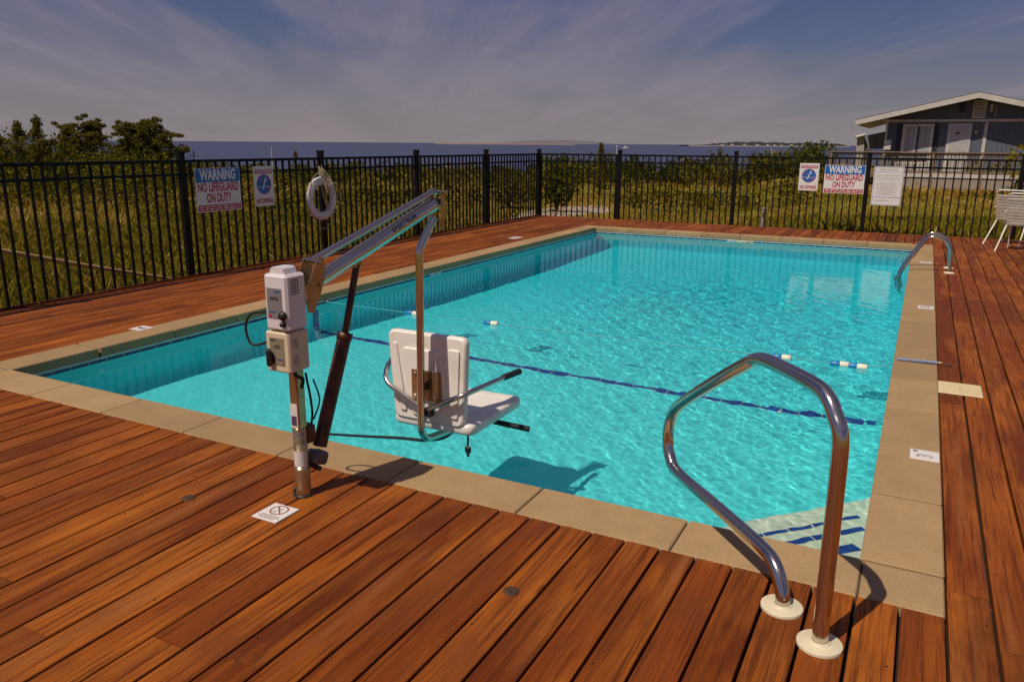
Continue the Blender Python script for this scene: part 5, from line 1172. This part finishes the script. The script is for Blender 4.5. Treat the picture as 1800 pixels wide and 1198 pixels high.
# ------------------------------------------------------------------ cottage, its deck and the shed behind it
def cottage():
    DW = 38.0; HY = float(at_depth(1650, 260, DW)[1]); X_ = np.array([1.0, 0, 0]); Y_ = np.array([0, 1.0, 0])
    hp = lambda u, v, dd=0.0: on_plane(u, v, (0, HY+dd, 0), (0, 1, 0))
    def pt(s, z, dd=0.0): return np.array([s, HY+dd, z])
    S = lambda u: hp(u, 260)[0]
    def Z(u, v): return hp(u, v)[2]
    ov_ = 1.0; zf = Z(1680, 303); sL = hp(1555, 260)[0]; sR = S(1900); ridge_s = hp(1722, 163, -ov_)[0]; ov = 1.0
    ridge_z = hp(1722, 161, -ov)[2]; eave_z = hp(1505, 210, -ov)[2]; eave_s = hp(1505, 210, -ov)[0]; dsl = ridge_s-eave_s; sl = (ridge_z-eave_z)/dsl
    rz = lambda s: ridge_z-abs(s-ridge_s)*sl-0.16
    root = pt(S(1700), float(gh(*pt(S(1700), 0)[:2]))); t = thing('cottage', root, 'blue grey gabled cottage with white trim and dark shutters', 'house'); zg = root[2]
    eR = ridge_s+dsl
    # walls: gable front polygon, extruded back
    w = MB(); w.prism([pt(sL, zf-0.4), pt(sR, zf-0.4), pt(sR, rz(sR)), pt(ridge_s, rz(ridge_s)), pt(sL, rz(sL))], Y_*9.0); wl = w.build('wall', M_siding, t)
    th = 0.10
    for sg, s_end in ((-1, eave_s), (1, eR)):
        m_ = MB(); za = ridge_z; zb = eave_z
        m_.prism([pt(ridge_s, za-th, -ov+0.03), pt(s_end, zb-th, -ov+0.03), pt(s_end, zb, -ov+0.03), pt(ridge_s, za, -ov+0.03)], Y_*(9.0+2*ov)); m_.build('roof', M_roof, t)
        f = MB(); hh = 0.25
        f.prism([pt(ridge_s, za-hh-0.02, -ov), pt(s_end, zb-hh, -ov), pt(s_end, zb-0.03, -ov), pt(ridge_s, za-0.03, -ov)], Y_*0.028); f.build('fascia', M_trim, t)
        e_ = MB(); e_.box(pt(s_end+sg*0.02, zb-0.13, 4.5-ov*0.2), (0.03, 9.0+1.2*ov, 0.19), (X_, Y_, UZ)); e_.build('eave_board', M_trim, t)
        so = MB(); so.prism([pt(s_end, zb-0.24, -ov+0.03), pt(sL if sg < 0 else sR, rz(sL if sg < 0 else sR)+0.0, -ov+0.03), pt(sL if sg < 0 else sR, rz(sL if sg < 0 else sR)+0.03, -ov+0.03), pt(s_end, zb-0.21, -ov+0.03)], Y_*(9+ov)); so.build('soffit', M_trim, t)
    def trim(u0, v0, u1, v1, name='trim', off=0.03, th_=0.03, m=M_trim, par=None):
        vm = (v0+v1)/2; a_ = hp((u0+u1)/2, v0); b_ = hp((u0+u1)/2, v1); s0, s1 = hp(u0, vm)[0], hp(u1, vm)[0]; c = pt((s0+s1)/2, (a_[2]+b_[2])/2, -off); bb = MB(); bb.box(c, (abs(s1-s0), th_, abs(a_[2]-b_[2])), (X_, Y_, UZ)); return bb.build(name, m, par or t)
    trim(1553, 213, 1557, 306, 'corner_board'); trim(1725, 215, 1731, 307, 'corner_board', 0.02); trim(1553, 209.5, 1900, 214, 'band_board', 0.035)
    wn = trim(1583, 218, 1637.5, 303, 'window', 0.03); trim(1588.5, 222.5, 1632, 300, 'curtain', 0.048, 0.012, M_curtain, wn); trim(1609.5, 222.5, 1612.5, 300, 'mullion', 0.06, 0.012, M_shut, wn)
    trim(1573.5, 218, 1582, 303, 'shutter', 0.03, 0.03, M_shut); trim(1638.5, 218, 1646, 303, 'shutter', 0.03, 0.03, M_shut)
    dr = trim(1662, 217, 1703.5, 304, 'door', 0.03); trim(1666.5, 220.5, 1700, 303, 'door_panel', 0.05, 0.015, mat('pale_door_paint', (0.46, 0.46, 0.47), rough=0.5), dr); trim(1680, 232.5, 1687, 235.5, 'number_plate', 0.064, 0.012, M_shut, dr); trim(1693, 267, 1696, 270, 'handle', 0.07, 0.02, M_bronze, dr)
    vt = trim(1710, 177, 1734, 208, 'gable_vent', 0.035); b = MB()
    for k in range(8):
        a_ = hp(1722, 181+k*3.3); b.box(pt(a_[0], a_[2], -0.062), (0.46, 0.02, 0.035), (X_, _unit(Y_-UZ*0.7), _unit(UZ+Y_*0.7)))
    b.build('louvres', M_skirt, vt)
    trim(1688, 181, 1696, 197, 'light_fixture', 0.08, 0.10, M_shut); trim(1741, 183, 1745.5, 196, 'meter_box', 0.05, 0.06, M_trim); trim(1750, 185, 1751.3, 206, 'conduit', 0.03, 0.02, M_trim)
    trim(1712.5, 229.5, 1719.5, 235, 'wall_plaque', 0.03, 0.02, M_fadeink); trim(1554, 246, 1566.5, 263, 'utility_box', 0.16, 0.28, M_trim)
    # raised deck with railing in front
    DY = HY-3.2
    def pd(u, v): return on_plane(u, v, (0, DY, 0), (0, 1, 0))
    zt = pd(1680, 307)[2]; sA = pd(1458, 280)[0]; sB = pd(1900, 280)[0]
    dk = thing('cottage_deck', [sA, DY, zg], 'raised weathered deck with baluster railing in front of the cottage', 'deck'); P2 = lambda s, z, o=0.0: np.array([s, DY+o, z])
    b = MB(); b.box(P2((sA+sB)/2, zt-0.05, 1.58), (sB-sA, 3.15, 0.06), (X_, Y_, UZ)); b.build('floor', M_railw, dk)
    s2 = pd(1588, 300)[0]
    MB().box(P2((s2+sB)/2, zt-0.06, -0.02), (sB-s2, 0.035, 0.16), (X_, Y_, UZ)).build('white_fascia', M_trim, dk)
    MB().box(P2((s2+sB)/2, (zt-0.15+zg-0.15)/2, 0.02), (sB-s2, 0.03, zt-0.15-zg+0.15), (X_, Y_, UZ)).build('skirt', M_skirt, dk)
    MB().box(P2((sA+s2)/2, zt-0.08, 0.02), (s2-sA-0.01, 0.04, 0.20), (X_, Y_, UZ)).build('rim_board', M_railw, dk)
    zr = pd(1600, 267.5)[2]
    MB().box(P2((sA+sB)/2, zr, 0.0), (sB-sA+0.1, 0.14, 0.045), (X_, Y_, UZ)).build('top_rail', M_railw, dk)
    MB().box(P2((sA+sB)/2, zr-0.08, 0.02), (sB-sA, 0.04, 0.09), (X_, Y_, UZ)).build('upper_rail', M_railw, dk); MB().box(P2((sA+sB)/2, zt+0.10, 0.02), (sB-sA, 0.04, 0.08), (X_, Y_, UZ)).build('lower_rail', M_railw, dk)
    for u in (1460, 1553, 1640, 1727, 1815): MB().box(P2(pd(u, 280)[0], (zr+zg)/2-0.06, 0.0), (0.10, 0.10, zr-zg), (X_, Y_, UZ)).build('post', M_railw, dk)
    n = int((sB-sA)/0.145)
    for i in range(n):
        MB().box(P2(sA+(i+0.5)*(sB-sA)/n, (zr-0.04+zt+0.1)/2, 0.055), (0.036, 0.036, zr-0.06-zt-0.06), (X_, Y_, UZ)).build('baluster', M_railw, dk)
    # things behind the rail
    b0 = P2(pd(1600, 280)[0], zt-0.02, 1.1); bt = thing('deck_bench', b0, 'white slatted bench on the cottage deck below the window', 'bench')
    MB().box(b0+[0, 0, 0.45], (1.3, 0.45, 0.05), (X_, Y_, UZ), bev=0.01).build('seat', M_trim, bt)
    b = MB(); [b.box(b0+Y_*0.24+[0, 0, 0.56+k*0.11], (1.3, 0.03, 0.075), (X_, Y_, UZ)) for k in range(3)]; b.build('backrest', M_shut, bt)
    for sg in (-1, 1): MB().box(b0+X_*sg*0.58+[0, 0, 0.22], (0.06, 0.4, 0.42), (X_, Y_, UZ)).build('leg', M_trim, bt)
    # low building behind, corrugated roof with white gable end
    d2 = 46.0; q2 = lambda u, v, o=0.0: at_depth(u, v, d2+o); r = q2(1530, 300); r[2] = float(gh(r[0], r[1])); t2 = thing('outbuilding', r, 'low building with white gable end and ribbed grey roof behind the cottage', 'house')
    b = MB(); pa = [q2(1506, 262), q2(1523, 262), q2(1519.5, 239), q2(1507, 242)]; lo = [p.copy() for p in pa]; lo[0][2] = lo[1][2] = r[2]-0.5; b.prism(lo, (0, 7, 0)); b.build('end_wall', M_trim, t2)
    b = MB(); b.prism([q2(1519.5, 239, 0.1), q2(1523, 262, 0.1), q2(1575, 261, 0.1), q2(1575, 228, 0.1)], FH*0.12); rf = b.build('roof', mat('ribbed_grey_roof', (0.36, 0.36, 0.39), (0.24, 0.24, 0.27), 1.0, 0.6, stretch=(9, 9, 0.2)), t2)
    b = MB(); p0_, p1_ = q2(1503.5, 241.5, -0.1), q2(1521, 237, -0.1); b.tube([p0_, p1_], 0.09, 6); b.build('gable_trim', M_trim, t2)
cottage()
